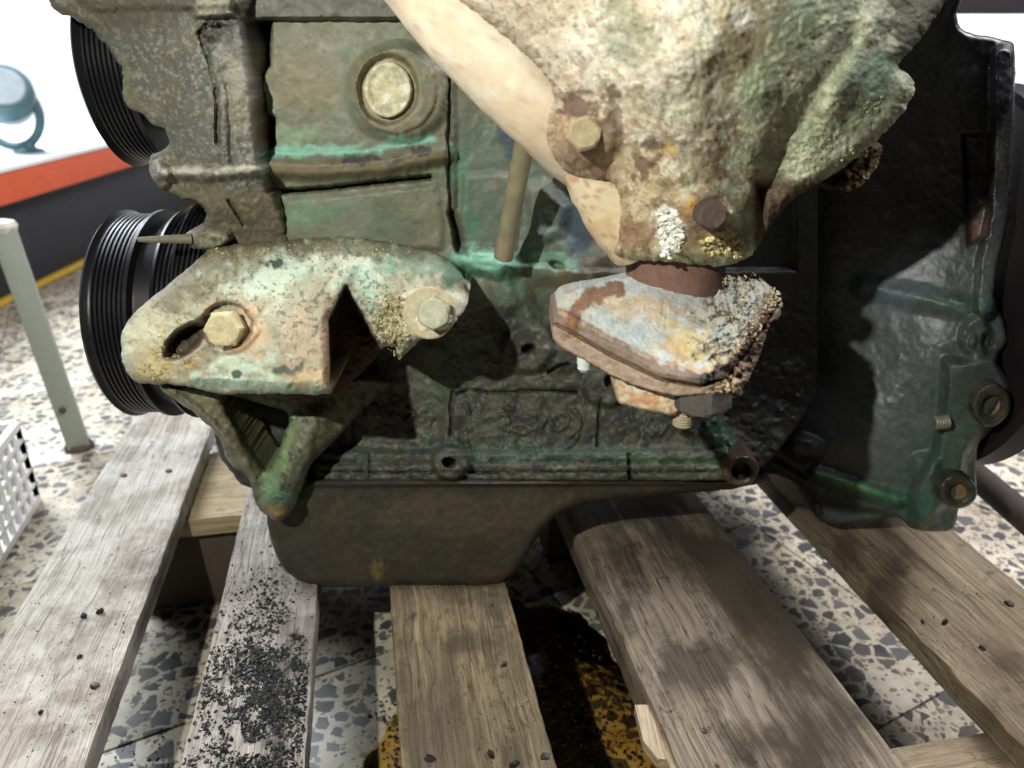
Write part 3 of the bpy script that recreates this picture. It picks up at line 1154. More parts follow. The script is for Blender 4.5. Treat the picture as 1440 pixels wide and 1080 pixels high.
def block_c(px, py):
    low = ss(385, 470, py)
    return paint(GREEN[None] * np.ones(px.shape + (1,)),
                 (mottle(px, py, 90, .05, .5, 11), L(118, 114, 94), .7),
                 (mottle(px, py, 60, .2, .3, 12), DGREEN, .6),
                 (ss(640, 660, px) * (1 - ss(350, 380, py)) * mottle(px, py, 60, .0, .3, 13), L(98, 112, 100), .8),
                 (blob(px, py, 724, 190, 22, 45, -25, .3, .5, 20, 14), BLUEG, .9),
                 (blob(px, py, 815, 300, 25, 60, 0, .3, .4, 20, 15), BLUEG, .85),
                 (1 - ss(24, 30, py), L(88, 88, 76), .85),
                 (blob(px, py, 430, 120, 45, 40, 0, .4, .5, 26, 16), L(138, 126, 98), .5),
                 (blob(px, py, 400, 190, 40, 16, 0, .5, .5, 20, 17), L(130, 160, 128), .6),
                 (blob(px, py, 640, 120, 70, 80, 0, .4, .5, 26, 18), L(104, 100, 80), .4),
                 (blob(px, py, 556, 128, 80, 76, 0, .3, .3, 26, 19) * mottle(px, py, 30, -.1, .3, 20), L(122, 112, 88), .7),
                 (blob(px, py, 545, 126, 46, 54, 0, .2, .2, 16, 21), L(150, 140, 110), .7),
                 (stroke(px, py, [(376, 212), (430, 212), (520, 212), (560, 200), (606, 196)], 6, 4, 7, 14, 22), L(130, 184, 162), .85),
                 (stroke(px, py, [(640, 215), (650, 280), (668, 330)], 8, 10, 12, 22, 23), TEAL, .5),
                 (stroke(px, py, [(372, 236), (440, 238), (540, 234), (622, 218)], 12, 4, 6, 22, 24), L(112, 100, 76), .85),
                 (stroke(px, py, [(470, 230), (600, 216)], 8, 4, 12, 14, 25) * mottle(px, py, 14, .2, .1, 26), L(58, 58, 58), .8),
                 (blob(px, py, 430, 300, 60, 20, 0, .5, .5, 22, 27), L(104, 140, 112), .6),
                 (blob(px, py, 684, 368, 46, 20, 8, .3, .4, 12, 28), MINT * .8, .9),
                 (blob(px, py, 780, 368, 34, 14, 8, .3, .6, 9, 29), MINT * .8, .85),
                 (blob(px, py, 735, 420, 40, 60, 20, .5, .6, 20, 30), L(84, 120, 98), .7),
                 (blob(px, py, 800, 400, 50, 40, 0, .5, .6, 20, 31), L(116, 104, 82), .7),
                 (blob(px, py, 850, 380, 30, 20, 0, .4, .6, 10, 32), L(70, 62, 56), .8),
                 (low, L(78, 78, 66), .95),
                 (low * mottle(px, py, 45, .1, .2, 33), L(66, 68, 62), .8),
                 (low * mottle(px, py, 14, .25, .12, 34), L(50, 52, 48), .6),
                 (blob(px, py, 640, 500, 40, 50, 20, .4, .6, 12, 35), L(88, 108, 74), .5),
                 (low * blob(px, py, 850, 500, 60, 30, 0, .4, .7, 9, 36), L(70, 78, 74), .7),
                 (stroke(px, py, [(480, 636), (640, 634), (1010, 642)], 8, 8, 18, 22, 37), L(70, 90, 78), .6),
                 (stroke(px, py, [(890, 644), (1010, 648)], 5, 4, 6, 22, 38), L(92, 116, 84), .6),
                 (low * mottle(px, py, 9, .45, .05, 39), L(92, 110, 90), .4),
                 (stroke(px, py, [(1004, 596), (1040, 646)], 14, 6, 6, 14, 40), L(64, 112, 84), .6), (ss(900, 980, px) * (1 - ss(560, 620, py)), L(36, 38, 36), .85))  # last layer: right side painted near-black to deepen the manifold's shade


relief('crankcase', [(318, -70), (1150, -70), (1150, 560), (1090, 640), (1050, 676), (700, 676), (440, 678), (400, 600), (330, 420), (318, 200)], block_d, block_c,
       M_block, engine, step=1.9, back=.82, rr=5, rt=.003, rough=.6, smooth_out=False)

relief('front_cover', [(292, 520), (300, 590), (306, 636), (326, 664), (356, 688), (480, 692), (490, 560), (400, 520)], lambda px, py: .562 - fbm(px, py, 18, 4, 41) * .002 + 0 * px,
       lambda px, py: paint(L(62, 64, 56)[None] * np.ones(px.shape + (1,)), (mottle(px, py, 16, .1, .2, 42), L(44, 46, 42), .8)), M_low, engine, step=2.2, back=.75, rr=8, rt=.006, rough=1.2)

# ---- core plug in its boss
pd = tps([(510, 90, .556), (580, 90, .556), (510, 170, .556), (580, 170, .556)])
relief('core_plug', [(545 + 34 * math.cos(a), 126 + 40 * math.sin(a)) for a in [k * math.pi / 10 for k in range(20)]],
       lambda px, py: pd(px, py) - .0115 + .003 * (1 - ss(20, 34, np.hypot(px - 546, (py - 126) * .86))) - fbm(px, py, 14, 4, 3) * .0006,
       lambda px, py: paint(L(206, 202, 170)[None] * np.ones(px.shape + (1,)), (mottle(px, py, 14, .1, .2, 4), L(212, 206, 164), .7),
                            (mottle(px, py, 10, .25, .1, 5), L(232, 232, 214), .7), (mottle(px, py, 16, .25, .1, 6), L(150, 150, 120), .5)),
       M_rust, engine, step=1.6, back=.58, rr=6, rt=.003, rough=.5, smooth_out=False)

# ---- timing cover
_t = tps([(60, 0, .56), (150, 60, .56), (230, 60, .535), (300, 60, .525), (340, 60, .53), (190, 160, .55), (260, 180, .53), (310, 160, .52), (360, 200, .53),
          (215, 250, .545), (300, 245, .522), (380, 250, .53), (300, 330, .545), (390, 330, .55), (300, -50, .53), (100, -50, .56)])


def tc_d(px, py):
    Y = _t(px, py)
    px, py = warp(px, py)
    h = f_line(px, py, [(280, 45), (292, 75), (303, 120), (307, 200)], 2.5, -.007, 3)
    h = h + f_poly(px, py, [(288, 60), (340, 60), (352, 130), (362, 238), (310, 238), (308, 150)], .006, 5)
    h = h + f_line(px, py, [(318, 120), (324, 170), (326, 232)], 3, -.004, 4)
    h = h + f_line(px, py, [(225, 244), (300, 245), (368, 240)], 7, .009, 7)
    h = h + f_poly(px, py, [(272, -60), (324, -60), (328, 22), (276, 24)], .010, 4) + f_poly(px, py, [(60, -60), (335, -60), (336, 10), (130, 14)], .006, 6)
    h = h + f_line(px, py, [(322, 282), (342, 316)], 2, -.006, 2)
    h = h + f_ell(px, py, 224, 248, 16, 20, 0, .010, 5)
    h = h + fbm(px, py, 22, 5, 60) * .0018 + fbm(px, py, 6, 3, 61) * .0006
    h = h - .006 * blob(px, py, 300, 45, 16, 12, 20, .3, .5, 10, 62)
    return Y - h


def tc_c(px, py):
    return paint(L(94, 95, 88)[None] * np.ones(px.shape + (1,)),
                 (mottle(px, py, 50, .05, .3, 63), L(104, 100, 84), .8),
                 (mottle(px, py, 24, .2, .35, 64), L(92, 96, 90), .6),
                 (mottle(px, py, 4, .35, .1, 65), L(156, 154, 138), .45),
                 (1 - ss(20, 60, py + .2 * (px - 200)), L(84, 80, 64), .75),
                 (blob(px, py, 300, 8, 26, 18, 0, .2, .3, 10, 66), L(160, 158, 138), .8),
                 (blob(px, py, 300, 40, 22, 20, 0, .3, .5, 14, 67), L(58, 60, 56), .8),
                 (stroke(px, py, [(232, 240), (365, 236)], 4, 4, 4, 9, 68), L(190, 186, 164), .7),
                 (blob(px, py, 330, 120, 24, 60, 0, .3, .5, 16, 69), L(150, 146, 128), .6),
                 (ss(255, 275, py), L(104, 98, 76), .7),
                 (stroke(px, py, [(172, 95), (183, 155), (235, 205)], 8, 5, 8, 10, 70), L(110, 112, 84), .8),
                 (ss(352, 362, px) * (1 - ss(200, 215, py)), L(96, 70, 46), .8))


relief('timing_cover', [(60, -60), (68, 0), (80, 17), (100, 23), (114, 32), (130, 42), (150, 66), (162, 82), (173, 100), (173, 135), (182, 152), (200, 160), (214, 174),
                        (230, 182), (237, 202), (226, 212), (212, 220), (210, 242), (222, 262), (238, 272), (258, 280), (276, 284), (290, 302), (284, 322),
                        (290, 345), (400, 350), (402, 325), (388, 285), (372, 262), (367, 225), (360, 180), (352, 120), (343, 60), (336, 28), (336, -60)],
       tc_d, tc_c, M_block, engine, step=1.8, back=.66, rr=9, rt=.006, rough=1.8, rscale=9)

# ---- oil pan
_p = tps([(380, 690, .535), (700, 690, .537), (1050, 685, .552), (400, 780, .532), (560, 760, .528), (700, 760, .532), (430, 822, .528), (700, 822, .528), (560, 822, .526),
          (860, 690, .545)])
relief('oil_pan', [(378, 676), (374, 720), (383, 765), (394, 790), (412, 811), (444, 824), (520, 826), (600, 824), (660, 825), (700, 823), (722, 810), (738, 786), (752, 762),
                   (766, 742), (784, 724), (812, 711), (860, 702), (940, 695), (1010, 690), (1046, 684), (1060, 672), (700, 673), (450, 674)],
       lambda px, py: _p(px, py) - f_line(px, py, [(440, 680), (1040, 677)], 4, .006, 3) - fbm(px, py, 60, 4, 71) * .0009 - fbm(px, py, 8, 3, 72) * .0003,
       lambda px, py: paint(L(58, 56, 46)[None] * np.ones(px.shape + (1,)),
                            (mottle(px, py, 60, .0, .5, 73), L(50, 50, 42), .7), (mottle(px, py, 34, .1, .5, 74), L(68, 58, 46), .5),
                            (mottle(px, py, 12, .3, .25, 75), L(64, 62, 50), .5), (blob(px, py, 530, 800, 7, 15, 0, .5, 1.0, 6, 76), L(120, 104, 52), .6),
                            (blob(px, py, 700, 810, 50, 12, 0, .3, .6, 12, 77), L(76, 54, 42), .4), (blob(px, py, 690, 720, 200, 26, 0, .4, .5, 22, 78), L(84, 76, 58), .5)),
       M_low, engine, step=2.2, back=.74, rr=12, rt=.008, rough=1.0)

# ---- lug with bolt hole at the end of the crankcase rail
def lug(name, cx, cy, rx, ry, Y, hx, hy, col, mat, ang=0, depth=.05, hd=.026):
    pts = [(cx + rx * math.cos(a) * math.cos(math.radians(ang)) - ry * math.sin(a) * math.sin(math.radians(ang)),
            cy + rx * math.cos(a) * math.sin(math.radians(ang)) + ry * math.sin(a) * math.cos(math.radians(ang))) for a in [k * math.pi / 12 for k in range(24)]]
    hc = (cx, cy)
    o = relief(name, pts, lambda px, py: Y - f_ell(px, py, hc[0], hc[1], hx, hy, ang, -hd, 2) - f_ell(px, py, hc[0], hc[1], hx + 5, hy + 5, ang, -.002, 2)
               - fbm(px, py, 8, 3, int(cx)) * .0006,
               lambda px, py: paint(col[None] * np.ones(px.shape + (1,)),
                                    (mottle(px, py, 10, .1, .2, int(cx) + 1), col * .5, .7),
                                    (f_ell(px, py, hc[0], hc[1], hx, hy, ang, 1, 2), L(150, 128, 92), .9)),
               mat, engine, step=1.3, back=Y + depth, rr=5, rt=.004, rough=.5, smooth_out=False)
    return o


lug('bolt_lug', 1042, 662, 26, 22, .531, 12, 11, L(88, 70, 56), M_oily, -20)

# ---- bell housing
_h = tps([(1000, -60, .66), (1200, -60, .64), (1380, -60, .60), (1080, 200, .66), (1250, 200, .62), (1380, 150, .59), (1425, 60, .60), (1420, 260, .58), (1050, 450, .63),
          (1150, 500, .615), (1250, 480, .580), (1340, 480, .552), (1400, 460, .555), (1060, 640, .585), (1150, 640, .57), (1250, 620, .555), (1340, 620, .54), (1400, 560, .545),
          (1140, 700, .575), (1250, 720, .555), (1330, 720, .54)])


def bh_d(px, py):
    Y = _h(px, py) + .006
    px, py = warp(px, py)
    h = f_line(px, py, [(1412, 80), (1412, 200), (1406, 300), (1392, 370), (1386, 430)], 16, .014, 6)
    h = h + f_poly(px, py, [(1356, 190), (1392, 190), (1388, 330), (1362, 345)], -.010, 4)
    h = h + f_line(px, py, [(1215, 404), (1290, 418), (1380, 440)], 12, .008, 12)
    h = h + f_poly(px, py, [(1330, 510), (1400, 500), (1425, 545), (1385, 600), (1360, 640), (1350, 700), (1290, 745), (1275, 700), (1315, 640), (1325, 570)], .016, 10)
    h = h + f_ell(px, py, 1372, 475, 22, 28, 0, .010, 6) + f_ell(px, py, 1388, 482, 8, 12, 0, -.012, 3) + f_ell(px, py, 1368, 480, 5, 8, 0, .006, 3)
    h = h + f_line(px, py, [(1148, 668), (1200, 684), (1262, 704)], 9, .012, 8)
    h = h + f_poly(px, py, [(1140, 700), (1180, 706), (1262, 726), (1270, 760), (1130, 760)], -.012, 5)
    h = h + f_ell(px, py, 1130, 630, 26, 16, 10, .010, 8) + f_line(px, py, [(1060, 640), (1100, 660), (1150, 690)], 6, .005, 6)
    h = h + f_line(px, py, [(1300, 660), (1306, 740)], 18, .008, 12) + f_ell(px, py, 1147, 716, 8, 13, 0, .01, 4)
    h = h + fbm(px, py, 40, 3, 80) * .0008 + fbm(px, py, 7, 3, 81) * .0002
    return Y - h


def bh_c(px, py):
    return paint(L(84, 92, 90)[None] * np.ones(px.shape + (1,)),
                 (mottle(px, py, 60, .0, .5, 82), L(66, 74, 72), .6),
                 (mottle(px, py, 5, .35, .1, 83), L(90, 106, 100), .4),
                 (1 - ss(300, 430, py), L(40, 42, 46), .9),  # manifold's shade painted into the upper housing, then its left side
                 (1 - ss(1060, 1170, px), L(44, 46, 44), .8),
                 (stroke(px, py, [(1200, 402), (1300, 418), (1400, 440)], 13, 8, 10, 14, 84), L(52, 84, 66), .7),
                 (blob(px, py, 1340, 640, 60, 60, 40, .4, .8, 12, 85), L(52, 84, 68), .6),
                 (blob(px, py, 1385, 545, 60, 50, 0, .3, .7, 12, 86), L(54, 62, 56), .6),
                 (stroke(px, py, [(1148, 668), (1200, 684), (1262, 704)], 8, 6, 8, 12, 87), L(84, 140, 92), .75),
                 (stroke(px, py, [(1150, 670), (1230, 690)], 3, 4, 5, 12, 187), L(116, 170, 110), .5),
                 (blob(px, py, 1300, 715, 45, 30, 0, .4, .9, 9, 88), L(60, 104, 90), .8),
                 (f_poly(px, py, [(1356, 190), (1392, 190), (1388, 330), (1362, 345)], 1, 4), L(92, 62, 46), .8),
                 (blob(px, py, 1270, 390, 36, 60, 40, .4, .4, 12, 89), L(104, 112, 122), .7),
                 (1 - ss(1120, 1200, px), L(34, 36, 34), .85), (1 - ss(250, 340, py), L(34, 34, 36), .8))  # left and top darkened again, more of the manifold's shade as colour


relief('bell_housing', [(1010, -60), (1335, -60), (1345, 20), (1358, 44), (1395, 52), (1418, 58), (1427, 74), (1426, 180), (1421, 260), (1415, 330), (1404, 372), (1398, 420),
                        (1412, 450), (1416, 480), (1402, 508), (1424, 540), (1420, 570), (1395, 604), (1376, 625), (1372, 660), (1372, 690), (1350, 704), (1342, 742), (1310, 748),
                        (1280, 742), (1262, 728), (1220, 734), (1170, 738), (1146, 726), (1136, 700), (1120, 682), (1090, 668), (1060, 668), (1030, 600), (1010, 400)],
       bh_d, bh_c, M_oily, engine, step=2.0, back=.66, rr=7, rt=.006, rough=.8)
lug('bolt_lug', 1394, 570, 27, 31, .524, 13, 15, L(62, 66, 52), M_oily, 25, .04, .011)
lug('bolt_lug', 1347, 691, 27, 24, .517, 13, 12, L(70, 72, 58), M_oily, 10, .04, .010)
# threaded hole insert
for k in range(6):
    pass
tc0 = WV(1322, 595, .527)
tp = [(k * .0011, .0048 + (.0007 if k % 2 else 0)) for k in range(11)]
lathe('threaded_stud', [(0, .001)] + tp + [(tp[-1][0] + .0005, .0015)], tc0 - Vector((.005, 0, 0)), (1, 0, 0.1), M_metal, engine, L(130, 130, 110))

# ---- flywheel
fp = [(-.030, .10), (-.030, .163), (-.026, .168), (-.004, .168), (0, .165), (.0, .10)]
lathe('flywheel', [(-.03, .02)] + fp + [(0, .02)], (0.418, .68, .225), (1, 0, 0), simple('dark_flywheel', (0.022, 0.017, 0.020), 0.45, 0.3, scale=90), engine, seg=160)

# ---- pulleys
def ribbed(r, x0, x1, pitch=.0036, dep=.0022):
    out = []
    x = x0
    while x < x1 - pitch * .6:
        out += [(x, r), (x + pitch * .42, r), (x + pitch * .62, r - dep), (x + pitch * .8, r - dep)]
        x += pitch
    out.append((x1, r))
    return out


cp = Vector((-0.322, .622, .212))
prof = [(0, .03), (0, .078), (.001, .084), (.004, .0865), (.007, .084)] + ribbed(.0835, .008, .032) + [(.034, .0865), (.037, .0865), (.038, .079), (.052, .078), (.054, .0865), (.057, .088)] \
    + ribbed(.085, .058, .070) + [(.072, .094), (.075, .0975)] + ribbed(.0955, .076, .098) + [(.099, .0985), (.102, .0985), (.103, .06), (.13, .04)]
lathe('crank_pulley', prof, cp, (1, 0, 0), M_rubber, engine, seg=128)
wp = Vector((-0.312, .662, .405))
prof = [(0, .03), (0, .062), (.001, .072), (.004, .076), (.007, .073)] + ribbed(.0720, .008, .034) + [(.036, .076), (.040, .076), (.041, .05), (.08, .04)]
lathe('pump_pulley', prof, wp, (1, 0, 0), M_rubber, engine, seg=128)
# timing pointer
a, b_ = WV(194, 337, .52), WV(270, 336, .53)
tube('timing_pointer', [a, (a + b_) / 2, b_], [.0016, .0028, .0036], M_block, engine, L(110, 104, 84), seg=10)
relief('pointer_boss', [(262, 328), (285, 322), (318, 326), (322, 340), (300, 350), (268, 348)], lambda px, py: .53 - fbm(px, py, 8, 3, 9) * .001 + 0 * px,
       lambda px, py: paint(L(128, 126, 108)[None] * np.ones(px.shape + (1,)), (mottle(px, py, 8, .1, .2, 4), L(80, 76, 60), .7)), M_block, engine, step=1.6, back=.58, rr=8, rt=.006)

# ---- dipstick tube
dp = [WV(745, 150, .50), WV(738, 200, .505), WV(724, 275, .515), WV(708, 362, .527)]
tube('dipstick_tube', dp, [.0068, .0066, .0066, .0068], M_pipe, engine,
     lambda v: paint(L(126, 120, 96)[None] * np.ones((len(v), 1)), (ss(.0, .006, v[:, 0] * 0 + fbm(v[:, 0] * 3000, v[:, 2] * 3000, 30, 3, 2) * .02), L(150, 140, 112), .5)), seg=28)

# ---- mounting bracket
_k = tps([(290, 350, .53), (350, 338, .545), (420, 333, .552), (500, 331, .555), (600, 350, .555), (652, 385, .54),
          (190, 440, .515), (215, 480, .482), (240, 420, .50), (320, 400, .487), (320, 450, .465), (300, 500, .458), (420, 380, .492), (420, 440, .458), (440, 540, .440),
          (500, 380, .49), (510, 440, .475), (560, 470, .465), (610, 440, .462), (650, 430, .475), (570, 500, .47), (600, 390, .50),
          (190, 530, .478), (240, 538, .465), (300, 548, .452), (380, 552, .446), (465, 550, .438), (175, 500, .485)])


def br_d(px, py):
    Y = _k(px, py)
    px, py = warp(px, py)
    h = f_poly(px, py, [(396, 470), (406, 430), (430, 392), (462, 366), (500, 372), (486, 404), (462, 450), (466, 548), (402, 544)], .012, 12)
    h = h + f_poly(px, py, [(485, 404), (536, 490), (562, 502), (520, 580), (466, 580), (464, 505), (462, 451)], -.060, 3.5)
    h = h + f_ell(px, py, 260, 480, 32, 17, -38, -.024, 5)
    h = h + f_ell(px, py, 318, 458, 37, 32, 0, -.009, 3) + f_ring(px, py, 320, 457, 38, 4, .003, 4)
    h = h + f_line(px, py, [(262, 470), (288, 450)], 7, -.010, 4) + f_line(px, py, [(470, 352), (500, 345), (560, 360)], 8, .004, 8) + f_line(px, py, [(440, 420), (470, 380), (500, 366)], 3, .003, 4)
    h = h + f_ell(px, py, 604, 440, 40, 36, 0, .003, 8)
    h = h + f_poly(px, py, [(170, 480), (200, 430), (300, 360), (330, 372), (240, 440), (215, 500), (230, 535), (185, 530)], .005, 9)
    h = h + f_line(px, py, [(275, 530), (330, 534), (400, 536)], 6, .006, 8)
    cr = blob(px, py, 548, 450, 30, 45, 30, .4, .7, 14, 101)
    cr2 = blob(px, py, 250, 490, 40, 40, 0, .4, .8, 10, 102)
    crt = blob(px, py, 630, 385, 40, 30, 0, .4, .7, 14, 103)
    h = h + (cr * .0035 + cr2 * .0018 + crt * .0015) * fbm(px, py, 8, 4, 104) + cr * .002
    h = h - .0010 * mottle(px, py, 12, .42, .05, 105)
    h = h + fbm(px, py, 34, 4, 106) * .0014 + fbm(px, py, 6, 3, 107) * .0002
    return Y - h


def br_c(px, py):
    b0 = L(184, 184, 160)[None] * np.ones(px.shape + (1,))
    return paint(b0,
                 (mottle(px, py, 40, .05, .3, 110), L(158, 152, 126), .8),
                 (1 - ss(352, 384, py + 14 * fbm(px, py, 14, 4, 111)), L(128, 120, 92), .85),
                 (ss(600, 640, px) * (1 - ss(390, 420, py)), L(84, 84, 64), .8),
                 (stroke(px, py, [(200, 430), (260, 390), (320, 362)], 24, 10, 10, 14, 112), L(112, 106, 80), .75),
                 (blob(px, py, 400, 380, 90, 26, -10, .4, .7, 14, 113), L(190,208,184), .8),
                 (blob(px, py, 490, 360, 60, 26, 10, .4, .7, 14, 114), L(212, 218, 188), .8),
                 (blob(px, py, 520, 400, 40, 30, 30, .4, .7, 14, 115), L(164, 198, 178), .55),
                 (blob(px, py, 590, 370, 70, 20, 15, .4, .8, 14, 116), TEAL, .5),
                 (stroke(px, py, [(280, 536), (340, 540), (440, 546)], 14, 8, 12, 14, 117), L(158, 194, 174), .6),
                 (blob(px, py, 330, 505, 60, 22, 0, .4, .7, 14, 118), L(206,228,208), .7),
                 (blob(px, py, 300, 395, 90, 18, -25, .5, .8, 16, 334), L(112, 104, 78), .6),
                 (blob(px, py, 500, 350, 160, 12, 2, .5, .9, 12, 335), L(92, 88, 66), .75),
                 (blob(px, py, 420, 480, 32, 50, 0, .4, .5, 18, 119), L(188, 170, 146), .8),
                 (blob(px, py, 430, 532, 36, 12, 0, .3, .5, 12, 120), L(196, 170, 128), .65),
                 (blob(px, py, 460, 480, 8, 60, 0, .3, .5, 12, 121), L(140, 110, 84), .7),
                 (blob(px, py, 345, 470, 34, 32, 0, .3, .4, 14, 122), L(208, 182, 148), .8),
                 (f_ring(px, py, 320, 457, 35, 7, 1, 4) * mottle(px, py, 10, -.1, .2, 123), L(160, 124, 92), .7),
                 (blob(px, py, 215, 520, 26, 20, 0, .4, .6, 12, 124), L(188, 170, 122), .6),
                 (blob(px, py, 210, 465, 22, 40, 10, .4, .6, 12, 125), L(178, 172, 136), .7),
                 (blob(px, py, 275, 500, 30, 26, 0, .4, .6, 12, 126), L(140, 116, 90), .7),
                 (mottle(px, py, 7, .32, .04, 127) * blob(px, py, 244, 492, 40, 36, 0, .3, .4, 12, 128), L(196, 176, 112), .8),
                 (blob(px, py, 600, 440, 48, 46, 0, .3, .4, 14, 129), L(222, 214, 184), .85),
                 (blob(px, py, 548, 450, 26, 46, 30, .3, .5, 10, 130) * mottle(px, py, 5, .0, .1, 131), L(70, 66, 44), .85),
                 (blob(px, py, 548, 450, 26, 46, 30, .3, .5, 10, 130) * mottle(px, py, 5, .2, .1, 132), L(214, 204, 168), .85),
                 (f_poly(px, py, [(485, 404), (536, 490), (562, 502), (520, 580), (466, 580), (464, 505), (462, 451)], 1, 3), L(76, 52, 40), .95),
                 (mottle(px, py, 4.5, .42, .07, 133) * blob(px, py, 400, 400, 200, 60, 0, .3, .4, 30, 134), L(66, 70, 58), .6),
                 (stroke(px, py, [(388, 522), (400, 518), (412, 524), (425, 514)], 4, 3, 5, 8, 135), L(74, 84, 72), .8),
                 (blob(px, py, 334, 526, 9, 5, 0, .3, .5, 6, 136), L(60, 66, 58), .9),
                 (blob(px, py, 392, 371, 14, 7, 0, .3, .5, 6, 137), L(50, 54, 46), .9),
                 (f_ell(px, py, 260, 480, 32, 17, -38, 1, 4), L(56, 44, 36), .9))


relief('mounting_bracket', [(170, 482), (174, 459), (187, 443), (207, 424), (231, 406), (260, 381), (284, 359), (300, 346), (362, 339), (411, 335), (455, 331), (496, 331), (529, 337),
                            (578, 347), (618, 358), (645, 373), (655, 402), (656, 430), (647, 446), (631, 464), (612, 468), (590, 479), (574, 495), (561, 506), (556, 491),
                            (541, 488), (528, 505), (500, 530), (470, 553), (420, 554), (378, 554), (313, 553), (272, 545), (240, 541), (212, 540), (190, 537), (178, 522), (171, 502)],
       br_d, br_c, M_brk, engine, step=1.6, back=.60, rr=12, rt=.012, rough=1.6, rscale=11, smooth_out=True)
bracket = [o for o in bpy.data.objects if o.name == 'mounting_bracket'][0]
hexbolt('hex_bolt', WV(319, 462, .460), (0.05, -1, .28), .0123, .010, M_rust, bracket, L(196, 186, 146), rot=.1)
lathe('washer', [(-.004, .014), (-.004, .0165), (.001, .0165), (.0018, .0155), (.0018, .006)], WV(604, 440, .462), (0.02, -1, .3), M_rust, bracket, L(190, 180, 148))
hexbolt('hex_bolt', WV(611, 440, .458), (0.04, -1, .3), .0110, .010, M_rust, bracket, L(190, 192, 168), rot=.5)
_lg = tps([(230, 550, .490), (310, 610, .495), (470, 555, .530), (520, 570, .545), (380, 655, .505), (355, 690, .505), (440, 640, .515), (392, 725, .51), (300, 560, .495)])
relief('bracket_leg', [(224, 542), (262, 572), (303, 608), (322, 650), (348, 672), (355, 695), (366, 718), (390, 733), (410, 718), (421, 692), (433, 658), (470, 620), (510, 576), (550, 538),
                       (500, 530), (400, 540), (300, 540)],
       lambda px, py: _lg(px, py) - f_ell(px, py, 388, 712, 22, 18, 0, .010, 5) - f_line(px, py, [(450, 590), (390, 690)], 16, .010, 16)
       - f_line(px, py, [(240, 550), (330, 630), (368, 690)], 8, .006, 8) - fbm(px, py, 22, 5, 140) * .0016 - fbm(px, py, 6, 3, 141) * .0005,
       lambda px, py: paint(L(106, 108, 88)[None] * np.ones(px.shape + (1,)),
                            (mottle(px, py, 30, .1, .3, 142), L(100, 100, 74), .8), (stroke(px, py, [(404, 590), (385, 670), (380, 690)], 10, 10, 10, 14, 143), L(124, 160, 104), .6),
                            (blob(px, py, 395, 695, 30, 20, 0, .4, .7, 12, 144), L(96, 128, 106), .7), (mottle(px, py, 10, .35, .06, 145), L(58, 58, 44), .7),
                            (blob(px, py, 300, 590, 70, 30, 40, .4, .5, 12, 146), L(112, 108, 84), .6), (blob(px, py, 388, 720, 20, 10, 0, .4, .6, 8, 147), L(150, 128, 84), .7)),
       M_block, engine, step=1.8, back=.55, rr=9, rt=.010, rough=1.5,
       holes=[[(313, 556), (360, 566), (404, 580), (400, 610), (388, 645), (376, 660), (366, 652), (345, 625), (330, 598)]])

# ---- exhaust manifold: bleached runner, lower lobe, rusty body
def run_c(v):
    sx, sz = v[:, 0] * 2000, v[:, 2] * 2000
    return paint(CREAM[None] * np.ones((len(v), 1)), (mottle(sx, sz, 60, .1, .5, 150), L(226, 210, 182), .6),
                 (mottle(sx, sz, 2.2, .62, .05, 151), L(170, 140, 112), .45), (mottle(sx, sz, 24, .4, .3, 152), L(226, 220, 204), .5), (mottle(sx, sz, 40, .25, .25, 153), L(196, 172, 140), .45))


man_root = None
_m = tps([(640, -60, .415), (760, -60, .385), (950, -60, .36), (1150, -60, .375), (1330, -60, .45), (700, 40, .41), (780, 90, .40), (900, 80, .362), (1000, 60, .352), (1120, 90, .376), (1180, 130, .392),
          (1230, 60, .405), (1275, 110, .420), (800, 180, .405), (880, 200, .385), (980, 200, .375), (1060, 180, .388), (1100, 200, .400), (1080, 270, .42), (1180, 200, .408),
          (1240, 170, .420), (1130, 260, .414), (1400, -150, .46), (1300, -300, .46), (900, -300, .40), (700, -200, .42), (780, 220, .42), (840, 250, .415), (880, 300, .405), (980, 300, .392), (1060, 300, .415), (880, 355, .415), (950, 362, .405),
          (1030, 362, .41), (1075, 320, .415), (1085, 300, .418)])


def mf_d(px, py):
    Y = _m(px, py)
    h = f_line(px, py, [(1200, 60), (1150, 130), (1105, 200), (1082, 262)], 12, -.008, 24)
    h = h + f_line(px, py, [(1230, 30), (1190, 100), (1165, 150)], 14, .006, 18) + f_line(px, py, [(1075, 130), (1060, 200), (1050, 290)], 22, .006, 24)
    h = h + f_ell(px, py, 826, 190, 42, 42, 0, .009, 12) + f_ell(px, py, 998, 302, 44, 38, 0, .007, 12)
    h = h + f_poly(px, py, [(1064, 255), (1076, 262), (1076, 350), (1052, 366), (1050, 300)], -.012, 5)
    h = h + f_line(px, py, [(870, 262), (880, 310), (878, 356)], 5, -.004, 5) + f_ell(px, py, 920, 50, 150, 80, -20, .004, 30)
    g = ss(900, 1100, px)
    h = h + fbm(px, py, 40, 3, 160) * .0016 + fbm(px, py, 6, 4, 161) * (.0002 + .0003 * g)
    h = h + .0006 * blob(px, py, 1150, 230, 90, 60, -40, .4, .6, 20, 163) * fbm(px, py, 4.5, 3, 164)
    h = h + .0006 * mottle(px, py, 16, .2, .12, 165)
    return Y - h


